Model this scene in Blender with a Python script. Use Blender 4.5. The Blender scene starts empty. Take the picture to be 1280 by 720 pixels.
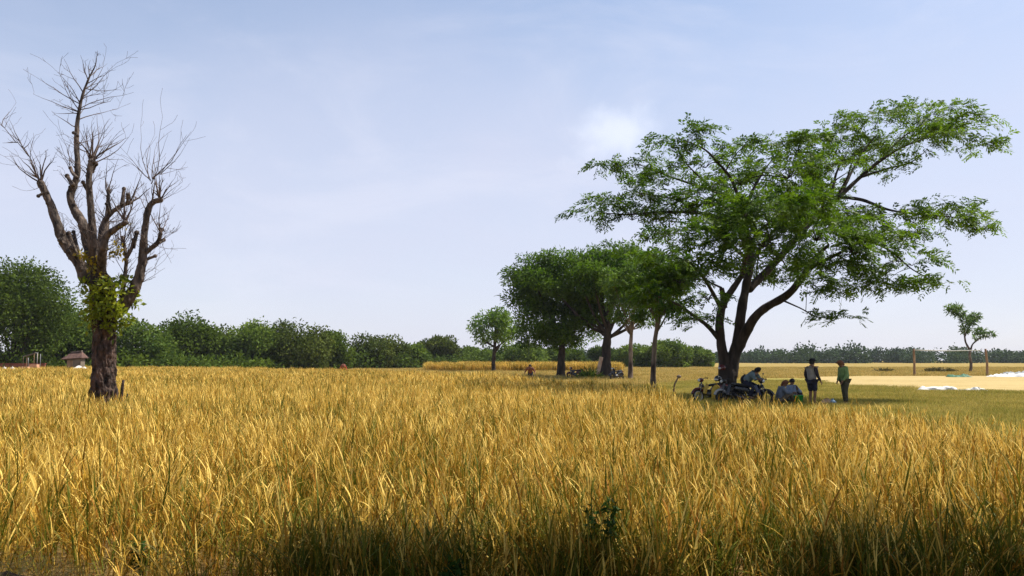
import bpy, bmesh, math, random
import numpy as np
from mathutils import Vector, Matrix, noise

# ------------------------------------------------------------------ camera, light, exposure
SC = bpy.context.scene
COL = SC.collection
R = math.radians
CAM_H = 1.65
PITCH = math.atan(0.09)
FPX = 1000.0
cam_d = bpy.data.cameras.new('camera')
cam_d.sensor_width = 36.0
cam_d.lens = FPX / 1280 * 36
cam_d.clip_start = 0.05
cam_d.clip_end = 6000
cam = bpy.data.objects.new('camera', cam_d)
COL.objects.link(cam)
cam.location = (0, 0, CAM_H)
cam.rotation_euler = (R(90) + PITCH, 0, 0)
SC.camera = cam

SUN_EL = R(56)
SUN_AZ = R(72)            # from +Y (straight ahead) towards +X (right)
SUN_DIR = Vector((math.cos(SUN_EL) * math.sin(SUN_AZ), math.cos(SUN_EL) * math.cos(SUN_AZ), math.sin(SUN_EL)))

SC.view_settings.view_transform = 'Standard'
SC.view_settings.look = 'None'
SC.view_settings.gamma = 1
SC.view_settings.exposure = 0.58
SC.view_settings.use_curve_mapping = False

world = bpy.data.worlds.new('World')
SC.world = world
world.use_nodes = True
wn, wl = world.node_tree.nodes, world.node_tree.links
wn.clear()
w_out = wn.new('ShaderNodeOutputWorld')
w_bg = wn.new('ShaderNodeBackground')
w_bg.inputs['Strength'].default_value = 0.114
sky = wn.new('ShaderNodeTexSky')
sky.sky_type = 'NISHITA'
sky.sun_disc = False
sky.sun_elevation = SUN_EL
sky.sun_rotation = SUN_AZ
sky.altitude = 0
sky.air_density = 1.0
sky.dust_density = 0.6
sky.ozone_density = 0.7
w_tc = wn.new('ShaderNodeTexCoord')
# thin veil of high cloud over the whole sky, patchy
w_map = wn.new('ShaderNodeMapping')
w_map.inputs['Scale'].default_value = (1.0, 1.0, 1.6)
w_no = wn.new('ShaderNodeTexNoise')
w_no.inputs['Scale'].default_value = 1.7
w_no.inputs['Detail'].default_value = 7
w_no.inputs['Roughness'].default_value = 0.55
w_ramp = wn.new('ShaderNodeMapRange')
w_ramp.inputs['From Min'].default_value = 0.35
w_ramp.inputs['From Max'].default_value = 0.75
w_ramp.inputs['To Min'].default_value = -0.10
w_ramp.inputs['To Max'].default_value = 0.22
wl.new(w_tc.outputs['Generated'], w_map.inputs['Vector'])
wl.new(w_map.outputs['Vector'], w_no.inputs['Vector'])
wl.new(w_no.outputs['Fac'], w_ramp.inputs['Value'])
# one small soft cumulus above the trees
def dir_of(px, py):
    u, v = (px - 640) / FPX, (360 - py) / FPX
    c, s = math.cos(PITCH), math.sin(PITCH)
    return Vector((u, c - v * s, s + v * c)).normalized()
cd = dir_of(772, 172)
w_vs = wn.new('ShaderNodeVectorMath'); w_vs.operation = 'SUBTRACT'
w_vs.inputs[1].default_value = cd
w_vm = wn.new('ShaderNodeVectorMath'); w_vm.operation = 'MULTIPLY'
w_vm.inputs[1].default_value = (1.0, 1.0, 1.5)
w_len = wn.new('ShaderNodeVectorMath'); w_len.operation = 'LENGTH'
w_cn = wn.new('ShaderNodeTexNoise')
w_cn.inputs['Scale'].default_value = 22
w_cn.inputs['Detail'].default_value = 6
w_ca = wn.new('ShaderNodeMath'); w_ca.operation = 'MULTIPLY_ADD'
w_ca.inputs[1].default_value = 0.11
w_cm = wn.new('ShaderNodeMapRange'); w_cm.interpolation_type = 'SMOOTHSTEP'
w_cm.inputs['From Min'].default_value = 0.125
w_cm.inputs['From Max'].default_value = 0.055
w_cm.inputs['To Min'].default_value = 0
w_cm.inputs['To Max'].default_value = 0.42
wl.new(w_tc.outputs['Generated'], w_vs.inputs[0])
wl.new(w_vs.outputs[0], w_vm.inputs[0])
wl.new(w_vm.outputs[0], w_len.inputs[0])
wl.new(w_tc.outputs['Generated'], w_cn.inputs['Vector'])
wl.new(w_cn.outputs['Fac'], w_ca.inputs[0])
wl.new(w_len.outputs['Value'], w_ca.inputs[2])
wl.new(w_ca.outputs[0], w_cm.inputs['Value'])
w_mix = wn.new('ShaderNodeMix'); w_mix.data_type = 'RGBA'
w_mix.inputs[7].default_value = (4.3, 4.42, 5.4, 1)        # veil: sunlit thin cloud, in sky units
w_sx = wn.new('ShaderNodeSeparateXYZ')
wl.new(w_tc.outputs['Generated'], w_sx.inputs[0])
w_el = wn.new('ShaderNodeMapRange'); w_el.interpolation_type = 'SMOOTHSTEP'
w_el.inputs['From Min'].default_value = 0.12
w_el.inputs['From Max'].default_value = 0.50
w_el.inputs['To Min'].default_value = 0.78
w_el.inputs['To Max'].default_value = 0.10
wl.new(w_sx.outputs['Z'], w_el.inputs['Value'])
w_fa = wn.new('ShaderNodeMath'); w_fa.operation = 'ADD'; w_fa.use_clamp = True
wl.new(w_el.outputs['Result'], w_fa.inputs[0])
wl.new(w_ramp.outputs['Result'], w_fa.inputs[1])
wl.new(w_fa.outputs[0], w_mix.inputs[0])
wl.new(sky.outputs['Color'], w_mix.inputs[6])
w_mix2 = wn.new('ShaderNodeMix'); w_mix2.data_type = 'RGBA'
w_mix2.inputs[7].default_value = (7.0, 7.2, 7.8, 1)
wl.new(w_cm.outputs['Result'], w_mix2.inputs[0])
wl.new(w_mix.outputs[2], w_mix2.inputs[6])
# broad faint streaks of high white cloud
w_m3 = wn.new('ShaderNodeMapping'); w_m3.inputs['Scale'].default_value = (1.6, 1.2, 4.2); w_m3.inputs['Rotation'].default_value = (0.0, R(9), 0.0)
w_n3 = wn.new('ShaderNodeTexNoise'); w_n3.inputs['Scale'].default_value = 1.9; w_n3.inputs['Detail'].default_value = 8; w_n3.inputs['Roughness'].default_value = 0.58
w_n3.inputs['Distortion'].default_value = 0.6
w_r3 = wn.new('ShaderNodeMapRange'); w_r3.interpolation_type = 'SMOOTHSTEP'
w_r3.inputs['From Min'].default_value = 0.46; w_r3.inputs['From Max'].default_value = 0.72; w_r3.inputs['To Max'].default_value = 0.26
wl.new(w_tc.outputs['Generated'], w_m3.inputs['Vector']); wl.new(w_m3.outputs['Vector'], w_n3.inputs['Vector']); wl.new(w_n3.outputs['Fac'], w_r3.inputs['Value'])
w_mix3 = wn.new('ShaderNodeMix'); w_mix3.data_type = 'RGBA'
w_mix3.inputs[7].default_value = (5.4, 5.4, 6.1, 1)
wl.new(w_r3.outputs['Result'], w_mix3.inputs[0]); wl.new(w_mix2.outputs[2], w_mix3.inputs[6])
wl.new(w_mix3.outputs[2], w_bg.inputs['Color'])
wl.new(w_bg.outputs['Background'], w_out.inputs['Surface'])

sun_d = bpy.data.lights.new('sun', 'SUN')
sun_d.energy = 5.0
sun_d.angle = R(0.53)
sun_d.color = (1.0, 0.93, 0.80)
sun = bpy.data.objects.new('sun', sun_d)
COL.objects.link(sun)
sun.rotation_euler = SUN_DIR.to_track_quat('Z', 'Y').to_euler()

cy = SC.cycles
cy.max_bounces = 6
cy.diffuse_bounces = 3
cy.glossy_bounces = 2
cy.transmission_bounces = 4
cy.transparent_max_bounces = 4
cy.use_denoising = True
cy.denoising_prefilter = 'NONE'
cy.sample_clamp_direct = 4.0
cy.sample_clamp_indirect = 2.0

# ------------------------------------------------------------------ helpers: places
CP, SP = math.cos(PITCH), math.sin(PITCH)
def at(px, py, d):
    """world point at depth d (metres ahead) seen at photo pixel px,py"""
    u, v = (px - 640) / FPX, (360 - py) / FPX
    ry = CP - v * SP
    k = d / ry
    return Vector((u * k, d, CAM_H + (SP + v * CP) * k))
def gx(px, d, z=0.0):
    return (px - 640) / FPX * (d * CP + (z - CAM_H) * SP)
def gp(px, d, z=0.0):
    return Vector((gx(px, d, z), d, z))

# ------------------------------------------------------------------ helpers: materials
def nd(nt, t, **kw):
    n = nt.nodes.new(t)
    for k, v in kw.items():
        setattr(n, k, v)
    return n
def rgba(c):
    return (c[0], c[1], c[2], 1)
def mat(name, c1, c2=None, scale=6.0, rough=0.75, bump=0.0, bscale=None, metal=0.0, detail=5, stretch=None, spec=0.3):
    m = bpy.data.materials.new(name); m.use_nodes = True
    nt = m.node_tree; b = nt.nodes['Principled BSDF']
    b.inputs['Roughness'].default_value = rough
    b.inputs['Metallic'].default_value = metal
    b.inputs['Specular IOR Level'].default_value = spec
    tc = nd(nt, 'ShaderNodeTexCoord')
    mp = nd(nt, 'ShaderNodeMapping')
    if stretch: mp.inputs['Scale'].default_value = stretch
    nt.links.new(tc.outputs['Object'], mp.inputs['Vector'])
    no = nd(nt, 'ShaderNodeTexNoise')
    no.inputs['Scale'].default_value = scale; no.inputs['Detail'].default_value = detail
    nt.links.new(mp.outputs['Vector'], no.inputs['Vector'])
    if c2 is None: c2 = tuple(x * 0.7 for x in c1)
    rp = nd(nt, 'ShaderNodeValToRGB')
    rp.color_ramp.elements[0].position = 0.35; rp.color_ramp.elements[0].color = rgba(c2)
    rp.color_ramp.elements[1].position = 0.65; rp.color_ramp.elements[1].color = rgba(c1)
    nt.links.new(no.outputs['Fac'], rp.inputs['Fac'])
    nt.links.new(rp.outputs['Color'], b.inputs['Base Color'])
    if bump:
        n2 = nd(nt, 'ShaderNodeTexNoise')
        n2.inputs['Scale'].default_value = bscale or scale * 3; n2.inputs['Detail'].default_value = 6
        nt.links.new(mp.outputs['Vector'], n2.inputs['Vector'])
        bp = nd(nt, 'ShaderNodeBump'); bp.inputs['Strength'].default_value = bump
        bp.inputs['Distance'].default_value = 0.07
        nt.links.new(n2.outputs['Fac'], bp.inputs['Height'])
        nt.links.new(bp.outputs['Normal'], b.inputs['Normal'])
    return m
def leaf_mat(name, dark, light, trans=0.35, tcol=None, rough=0.45, patch=0.0, patch_col=None, spec=0.25):
    """leaf shader: colour from the per-leaf 'tint' attribute, light passes through"""
    m = bpy.data.materials.new(name); m.use_nodes = True
    nt = m.node_tree; b = nt.nodes['Principled BSDF']; out = nt.nodes['Material Output']
    at_ = nd(nt, 'ShaderNodeAttribute', attribute_name='tint')
    mx = nd(nt, 'ShaderNodeMix', data_type='RGBA')
    mx.inputs[6].default_value = rgba(dark); mx.inputs[7].default_value = rgba(light)
    nt.links.new(at_.outputs['Fac'], mx.inputs[0])
    colr = mx.outputs[2]
    if patch:
        ge = nd(nt, 'ShaderNodeNewGeometry')
        no = nd(nt, 'ShaderNodeTexNoise'); no.inputs['Scale'].default_value = patch; no.inputs['Detail'].default_value = 3
        nt.links.new(ge.outputs['Position'], no.inputs['Vector'])
        mr = nd(nt, 'ShaderNodeMapRange'); mr.inputs['From Min'].default_value = 0.45; mr.inputs['From Max'].default_value = 0.70
        mr.inputs['To Max'].default_value = 0.75
        nt.links.new(no.outputs['Fac'], mr.inputs['Value'])
        m2 = nd(nt, 'ShaderNodeMix', data_type='RGBA')
        nt.links.new(mr.outputs['Result'], m2.inputs[0]); nt.links.new(colr, m2.inputs[6])
        m2.inputs[7].default_value = rgba(patch_col)
        colr = m2.outputs[2]
    nt.links.new(colr, b.inputs['Base Color'])
    b.inputs['Roughness'].default_value = rough
    b.inputs['Specular IOR Level'].default_value = spec
    tr = nd(nt, 'ShaderNodeBsdfTranslucent')
    if tcol:
        hm = nd(nt, 'ShaderNodeMix', data_type='RGBA', blend_type='MULTIPLY')
        hm.inputs[0].default_value = 1.0; hm.inputs[7].default_value = rgba(tcol)
        nt.links.new(colr, hm.inputs[6]); nt.links.new(hm.outputs[2], tr.inputs['Color'])
    else:
        nt.links.new(colr, tr.inputs['Color'])
    ms = nd(nt, 'ShaderNodeMixShader'); ms.inputs['Fac'].default_value = trans
    nt.links.new(b.outputs['BSDF'], ms.inputs[1]); nt.links.new(tr.outputs['BSDF'], ms.inputs[2])
    nt.links.new(ms.outputs['Shader'], out.inputs['Surface'])
    return m

# ------------------------------------------------------------------ helpers: meshes
class MB:
    """collects shapes; build() links them as ONE mesh object"""
    def __init__(s): s.v = []; s.f = []; s.mi = []; s.cur = 0
    def add(s, vs, fs):
        o = len(s.v); s.v.extend([tuple(p) for p in vs])
        for f in fs:
            s.f.append(tuple(i + o for i in f)); s.mi.append(s.cur)
    def box(s, c, size, rot=None, taper=1.0):
        hx, hy, hz = size[0] / 2, size[1] / 2, size[2] / 2
        vs = []
        for z in (-1, 1):
            t = taper if z > 0 else 1.0
            for x, y in ((-1, -1), (1, -1), (1, 1), (-1, 1)):
                p = Vector((x * hx * t, y * hy * t, z * hz))
                if rot is not None: p = rot @ p
                vs.append(Vector(c) + p)
        s.add(vs, [(3, 2, 1, 0), (4, 5, 6, 7), (0, 1, 5, 4), (1, 2, 6, 5), (2, 3, 7, 6), (3, 0, 4, 7)])
    def tube(s, pts, rad, n=8, cap=True, flat=1.0):
        pts = [Vector(p) for p in pts]
        if not hasattr(rad, '__len__'): rad = [rad] * len(pts)
        base = len(s.v); up = None
        for i, p in enumerate(pts):
            if i == 0: t = pts[1] - pts[0]
            elif i == len(pts) - 1: t = pts[-1] - pts[-2]
            else: t = pts[i + 1] - pts[i - 1]
            t = t.normalized() if t.length > 1e-9 else Vector((0, 0, 1))
            if up is None:
                up = Vector((0, 0, 1)) if abs(t.z) < 0.9 else Vector((1, 0, 0))
            a = t.cross(up)
            if a.length < 1e-6: a = t.cross(Vector((0, 1, 0.1)))
            a.normalize(); up = a.cross(t)
            for k in range(n):
                th = 2 * math.pi * k / n
                s.v.append(tuple(p + a * (rad[i] * math.cos(th)) + up * (rad[i] * flat * math.sin(th))))
        for i in range(len(pts) - 1):
            for k in range(n):
                k2 = (k + 1) % n
                s.f.append((base + i * n + k, base + i * n + k2, base + (i + 1) * n + k2, base + (i + 1) * n + k)); s.mi.append(s.cur)
        if cap:
            s.f.append(tuple(base + k for k in range(n))[::-1]); s.mi.append(s.cur)
            s.f.append(tuple(base + (len(pts) - 1) * n + k for k in range(n))); s.mi.append(s.cur)
    def ell(s, c, r, nu=12, nv=8, rot=None, zmin=-1.0):
        base = len(s.v); c = Vector(c)
        th0 = math.acos(max(-1, min(1, zmin)))
        for j in range(nv + 1):
            th = th0 * j / nv
            for i in range(nu):
                ph = 2 * math.pi * i / nu
                p = Vector((r[0] * math.sin(th) * math.cos(ph), r[1] * math.sin(th) * math.sin(ph), r[2] * math.cos(th)))
                if rot is not None: p = rot @ p
                s.v.append(tuple(c + p))
        for j in range(nv):
            for i in range(nu):
                i2 = (i + 1) % nu
                s.f.append((base + j * nu + i, base + (j + 1) * nu + i, base + (j + 1) * nu + i2, base + j * nu + i2)); s.mi.append(s.cur)
        if zmin > -0.99:
            s.f.append(tuple(base + nv * nu + i for i in range(nu))[::-1]); s.mi.append(s.cur)
    def ring(s, c, axis_rot, R_, r_, n=28, m=8, a0=0.0, a1=2 * math.pi, squash=1.0):
        """torus (or arc of one) in the local XZ plane"""
        closed = abs(a1 - a0 - 2 * math.pi) < 1e-6
        base = len(s.v); cnt = n if closed else n + 1
        for i in range(cnt):
            a = a0 + (a1 - a0) * i / n
            for k in range(m):
                b = 2 * math.pi * k / m
                rr = R_ + r_ * math.cos(b)
                p = Vector((rr * math.cos(a), r_ * squash * math.sin(b), rr * math.sin(a)))
                s.v.append(tuple(Vector(c) + (axis_rot @ p if axis_rot is not None else p)))
        for i in range(n):
            i2 = (i + 1) % cnt
            if not closed and i + 1 > n: break
            for k in range(m):
                k2 = (k + 1) % m
                s.f.append((base + i * m + k, base + i2 * m + k, base + i2 * m + k2, base + i * m + k2)); s.mi.append(s.cur)
    def build(s, name, mats, parent=None, smooth=True):
        me = bpy.data.meshes.new(name)
        me.from_pydata(s.v, [], s.f)
        if not isinstance(mats, (list, tuple)): mats = [mats]
        for m in mats: me.materials.append(m)
        if len(mats) > 1: me.polygons.foreach_set('material_index', s.mi)
        if smooth: me.polygons.foreach_set('use_smooth', [True] * len(me.polygons))
        me.update()
        o = bpy.data.objects.new(name, me); COL.objects.link(o)
        if parent: o.parent = parent
        return o
def soft(o, w=0.01, seg=2):
    b = o.modifiers.new('bevel', 'BEVEL'); b.width = w; b.segments = seg; b.limit_method = 'ANGLE'
    return o
def tag(o, label=None, cat=None, group=None, kind=None):
    if label: o['label'] = label
    if cat: o['category'] = cat
    if group: o['group'] = group
    if kind: o['kind'] = kind
    return o
def thing(name, label, cat, loc=(0, 0, 0), rz=0.0, group=None):
    o = bpy.data.objects.new(name, None); COL.objects.link(o)
    o.location = loc; o.rotation_euler = (0, 0, rz)
    o.empty_display_size = 0.3
    return tag(o, label, cat, group)
def copy_tree(o, parent=None):
    c = o.copy(); COL.objects.link(c)
    if parent is not None: c.parent = parent
    for ch in list(o.children): copy_tree(ch, c)
    return c
def catmull(pts, rad, n=5):
    """smooth a polyline with radii"""
    P = [Vector(p) for p in pts]
    if len(P) < 3:
        n0 = n
        return ([P[0].lerp(P[-1], i / n0) for i in range(n0 + 1)], [rad[0] + (rad[-1] - rad[0]) * i / n0 for i in range(n0 + 1)])
    op, orad = [], []
    for i in range(len(P) - 1):
        p0 = P[max(i - 1, 0)]; p1 = P[i]; p2 = P[i + 1]; p3 = P[min(i + 2, len(P) - 1)]
        for k in range(n):
            t = k / n
            op.append(0.5 * ((2 * p1) + (p2 - p0) * t + (2 * p0 - 5 * p1 + 4 * p2 - p3) * t * t + (3 * p1 - p0 - 3 * p2 + p3) * t ** 3))
            orad.append(rad[i] + (rad[i + 1] - rad[i]) * t)
    op.append(P[-1]); orad.append(rad[-1])
    return op, orad

def quads_obj(name, V, tint, material, parent=None, nper=4):
    """V: (n,4,3) array of quads; tint: (n,) per quad"""
    n = V.shape[0]
    me = bpy.data.meshes.new(name)
    me.vertices.add(n * 4); me.loops.add(n * 4); me.polygons.add(n)
    me.vertices.foreach_set('co', V.reshape(-1).astype(np.float32))
    me.loops.foreach_set('vertex_index', np.arange(n * 4, dtype=np.int32))
    me.polygons.foreach_set('loop_start', np.arange(0, n * 4, 4, dtype=np.int32))
    me.polygons.foreach_set('loop_total', np.full(n, 4, dtype=np.int32))
    a = me.attributes.new('tint', 'FLOAT', 'POINT')
    a.data.foreach_set('value', np.repeat(np.clip(tint, 0, 1), 4).astype(np.float32))
    me.materials.append(material)
    me.update(calc_edges=True)
    o = bpy.data.objects.new(name, me); COL.objects.link(o)
    if parent: o.parent = parent
    return o
def nrm(a):
    return a / np.maximum(np.linalg.norm(a, axis=-1, keepdims=True), 1e-9)
def leaf_quads(rng, P, out, L, W, up=0.5, droop=0.25, jitter=0.9):
    """kite leaves: base at P, pointing along out (jittered), faces biased upward"""
    n = len(P)
    ax = nrm(out + rng.normal(0, jitter, (n, 3)) + np.array([0, 0, -droop]))
    nr = nrm(rng.normal(0, 1, (n, 3)) + np.array([0, 0, up * 2.2]))
    sd = nrm(np.cross(ax, nr))
    nr = np.cross(sd, ax)
    L = np.asarray(L).reshape(-1, 1) * rng.uniform(0.7, 1.3, (n, 1)); Wd = np.asarray(W).reshape(-1, 1) * rng.uniform(0.7, 1.3, (n, 1))
    mid = P + ax * L * 0.45 + nr * L * 0.07
    V = np.stack([P, mid + sd * Wd * 0.5, P + ax * L - nr * L * 0.05, mid - sd * Wd * 0.5], axis=1)
    return V
def spray_quads(rng, P, out, length, nleaf, lw, ll, droop=0.5):
    """pinnate sprays: leaflets in pairs along a drooping stalk"""
    n = len(P)
    ax = nrm(out + rng.normal(0, 0.35, (n, 3)))
    side = nrm(np.cross(ax, nrm(rng.normal(0, 0.45, (n, 3)) + np.array([0, 0, 1.0]))))
    nr = np.cross(side, ax)
    Ls = np.asarray(length).reshape(-1, 1) * rng.uniform(0.65, 1.35, (n, 1))
    res = []; own = []
    for k in range(nleaf):
        t = (k // 2 + 0.6) / (nleaf / 2)
        sgn = 1 if k % 2 else -1
        b = P + ax * Ls * t + np.array([0, 0, -1.0]) * Ls * droop * t * t
        d = nrm(side * sgn * 1.0 + ax * 0.75 + np.array([0, 0, -0.25]) + rng.normal(0, 0.22, (n, 3)))
        w = nrm(np.cross(d, nr + rng.normal(0, 0.3, (n, 3))))
        l = ll * rng.uniform(0.7, 1.25, (n, 1)) * (1.1 - 0.5 * abs(t - 0.45)); wd = lw * rng.uniform(0.8, 1.2, (n, 1))
        mid = b + d * l * 0.5
        res.append(np.stack([b, mid + w * wd * 0.5, b + d * l + np.array([0, 0, -0.06]) * l, mid - w * wd * 0.5], axis=1))
        own.append(np.arange(n))
    return np.concatenate(res), np.concatenate(own)

# ------------------------------------------------------------------ materials
M = {}
M['soil'] = mat('soil', (0.20, 0.13, 0.06), (0.11, 0.07, 0.035), 3.0, 0.95, 0.6, 20)
M['bund'] = mat('bund_earth', (0.15, 0.09, 0.05), (0.06, 0.036, 0.022), 5.0, 0.95, 0.8, 14)
M['trunk_dark'] = mat('bark_dark', (0.055, 0.040, 0.032), (0.018, 0.014, 0.012), 5.0, 0.9, 0.8, 18, stretch=(1, 1, 0.25))
M['trunk_bare'] = mat('bark_bare', (0.15, 0.112, 0.09), (0.03, 0.024, 0.021), 8.0, 0.9, 1.0, 16, stretch=(1, 1, 0.3))
M['trunk_old'] = mat('bark_old', (0.12, 0.075, 0.058), (0.010, 0.008, 0.007), 9.0, 0.92, 1.0, 14, stretch=(1, 1, 0.35))
M['trunk_pale'] = mat('bark_pale', (0.26, 0.20, 0.15), (0.045, 0.03, 0.024), 2.2, 0.9, 0.7, 14, stretch=(1, 1, 0.5))
M['twig'] = mat('twig', (0.14, 0.10, 0.085), (0.08, 0.06, 0.05), 8, 0.9)
M['leaf_main'] = leaf_mat('leaf_main', (0.016, 0.048, 0.006), (0.13, 0.215, 0.018), 0.42, (1.5, 1.5, 0.6), rough=.55, spec=.15)
M['leaf_dense'] = leaf_mat('leaf_dense', (0.022, 0.056, 0.008), (0.125, 0.205, 0.022), 0.42, (1.3, 1.4, 0.6), rough=.6, spec=.12)
M['leaf_bright'] = leaf_mat('leaf_bright', (0.045, 0.10, 0.018), (0.13, 0.21, 0.03), 0.40, (1.4, 1.4, 0.6))
M['leaf_line'] = leaf_mat('leaf_line', (0.028, 0.056, 0.007), (0.115, 0.17, 0.018), 0.36, rough=.7, spec=.1)
M['leaf_line2'] = leaf_mat('leaf_line2', (0.05, 0.095, 0.014), (0.18, 0.25, 0.034), 0.35, rough=.7, spec=.1)
M['leaf_line3'] = leaf_mat('leaf_line3', (0.032, 0.056, 0.009), (0.12, 0.15, 0.022), 0.30, rough=.7, spec=.1)
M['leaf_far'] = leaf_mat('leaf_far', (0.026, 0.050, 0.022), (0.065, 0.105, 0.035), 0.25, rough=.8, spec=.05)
M['leaf_yellow'] = leaf_mat('leaf_yellow', (0.16, 0.16, 0.02), (0.50, 0.36, 0.03), 0.4)
M['leaf_sucker'] = leaf_mat('leaf_sucker', (0.06, 0.12, 0.012), (0.30, 0.34, 0.02), 0.4)
M['dry_tuft'] = leaf_mat('dry_tuft', (0.06, 0.06, 0.02), (0.20, 0.16, 0.05), 0.2)
M['leaf_pale'] = leaf_mat('leaf_pale', (0.06, 0.12, 0.03), (0.17, 0.27, 0.05), 0.4)
M['leaf_weed'] = leaf_mat('leaf_weed', (0.02, 0.05, 0.010), (0.05, 0.10, 0.016), 0.2, spec=.08)

def rice_mat(name, g, mid, pale, trans=0.35, green_amt=0.6):
    m = bpy.data.materials.new(name); m.use_nodes = True
    nt = m.node_tree; b = nt.nodes['Principled BSDF']; out = nt.nodes['Material Output']
    at_ = nd(nt, 'ShaderNodeAttribute', attribute_name='tint')
    oi = nd(nt, 'ShaderNodeObjectInfo')
    ge = nd(nt, 'ShaderNodeNewGeometry')
    no = nd(nt, 'ShaderNodeTexNoise'); no.inputs['Scale'].default_value = 0.28; no.inputs['Detail'].default_value = 6
    nt.links.new(ge.outputs['Position'], no.inputs['Vector'])
    ad = nd(nt, 'ShaderNodeMath', operation='MULTIPLY_ADD'); ad.inputs[1].default_value = 1.1; ad.inputs[2].default_value = -0.585
    nt.links.new(no.outputs['Fac'], ad.inputs[0])
    a2 = nd(nt, 'ShaderNodeMath', operation='MULTIPLY_ADD'); a2.inputs[1].default_value = 0.28; a2.inputs[2].default_value = -0.14
    nt.links.new(oi.outputs['Random'], a2.inputs[0])
    s1 = nd(nt, 'ShaderNodeMath', operation='ADD'); s2 = nd(nt, 'ShaderNodeMath', operation='ADD')
    nt.links.new(at_.outputs['Fac'], s1.inputs[0]); nt.links.new(ad.outputs[0], s1.inputs[1])
    nt.links.new(s1.outputs[0], s2.inputs[0]); nt.links.new(a2.outputs[0], s2.inputs[1])
    rp = nd(nt, 'ShaderNodeValToRGB'); cr = rp.color_ramp
    cr.elements[0].position = 0.05; cr.elements[0].color = rgba(g)
    cr.elements[1].position = 0.92; cr.elements[1].color = rgba(pale)
    e = cr.elements.new(0.42); e.color = rgba(mid)
    e = cr.elements.new(0.24); e.color = rgba(tuple(0.6 * g[i] + 0.3 * mid[i] for i in range(3)))
    e = cr.elements.new(0.33); e.color = rgba((mid[0] * .70, mid[1] * .50, mid[2] * .6))
    nt.links.new(s2.outputs[0], rp.inputs['Fac'])
    nt.links.new(rp.outputs['Color'], b.inputs['Base Color'])
    b.inputs['Roughness'].default_value = 0.6
    b.inputs['Specular IOR Level'].default_value = 0.12
    tr = nd(nt, 'ShaderNodeBsdfTranslucent'); nt.links.new(rp.outputs['Color'], tr.inputs['Color'])
    ms = nd(nt, 'ShaderNodeMixShader'); ms.inputs['Fac'].default_value = trans
    nt.links.new(b.outputs['BSDF'], ms.inputs[1]); nt.links.new(tr.outputs['BSDF'], ms.inputs[2])
    nt.links.new(ms.outputs['Shader'], out.inputs['Surface'])
    return m
M['rice'] = rice_mat('rice', (0.105, 0.125, 0.012), (0.49, 0.285, 0.028), (0.90, 0.65, 0.17), 0.26)
M['stubble'] = rice_mat('stubble', (0.16, 0.18, 0.03), (0.44, 0.31, 0.075), (0.60, 0.45, 0.16), 0.3)
M['grass'] = rice_mat('grass', (0.18, 0.20, 0.03), (0.40, 0.32, 0.07), (0.58, 0.46, 0.14), 0.4)

def ground_mat(name, cols, scales=(0.05, 0.6, 9.0), bump=0.6):
    m = bpy.data.materials.new(name); m.use_nodes = True
    nt = m.node_tree; b = nt.nodes['Principled BSDF']
    b.inputs['Roughness'].default_value = 0.95; b.inputs['Specular IOR Level'].default_value = 0.1
    ge = nd(nt, 'ShaderNodeNewGeometry')
    cur = None
    for i, s in enumerate(scales):
        no = nd(nt, 'ShaderNodeTexNoise'); no.inputs['Scale'].default_value = s; no.inputs['Detail'].default_value = 6
        nt.links.new(ge.outputs['Position'], no.inputs['Vector'])
        mr = nd(nt, 'ShaderNodeMapRange'); mr.inputs['From Min'].default_value = 0.38; mr.inputs['From Max'].default_value = 0.64
        nt.links.new(no.outputs['Fac'], mr.inputs['Value'])
        mx = nd(nt, 'ShaderNodeMix', data_type='RGBA')
        nt.links.new(mr.outputs['Result'], mx.inputs[0])
        if cur is None: mx.inputs[6].default_value = rgba(cols[0])
        else: nt.links.new(cur, mx.inputs[6])
        mx.inputs[7].default_value = rgba(cols[i + 1])
        if i > 0:
            mu = nd(nt, 'ShaderNodeMath', operation='MULTIPLY'); mu.inputs[1].default_value = 0.5
            nt.links.new(mr.outputs['Result'], mu.inputs[0]); nt.links.new(mu.outputs[0], mx.inputs[0])
        cur = mx.outputs[2]
    nt.links.new(cur, b.inputs['Base Color'])
    bp = nd(nt, 'ShaderNodeBump'); bp.inputs['Strength'].default_value = bump; bp.inputs['Distance'].default_value = 0.1
    nt.links.new(no.outputs['Fac'], bp.inputs['Height']); nt.links.new(bp.outputs['Normal'], b.inputs['Normal'])
    return m
M['ground'] = ground_mat('dry_field', [(0.32, 0.22, 0.06), (0.25, 0.20, 0.05), (0.38, 0.27, 0.085), (0.22, 0.15, 0.04)])
M['rice_soil'] = ground_mat('rice_soil', [(0.20, 0.13, 0.045), (0.26, 0.17, 0.06), (0.15, 0.095, 0.04), (0.30, 0.2, 0.07)])
M['meadow'] = ground_mat('meadow', [(0.36, 0.30, 0.07), (0.25, 0.25, 0.05), (0.46, 0.35, 0.11), (0.22, 0.18, 0.05)])
M['chaff'] = ground_mat('chaff', [(0.47, 0.35, 0.15), (0.38, 0.28, 0.11), (0.53, 0.42, 0.21), (0.29, 0.21, 0.08)], (0.12, 1.1, 14.0), 0.3)
M['dark_ground'] = ground_mat('dark_ground', [(0.10, 0.065, 0.04), (0.075, 0.05, 0.032), (0.13, 0.085, 0.05), (0.06, 0.04, 0.025)])

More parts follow.
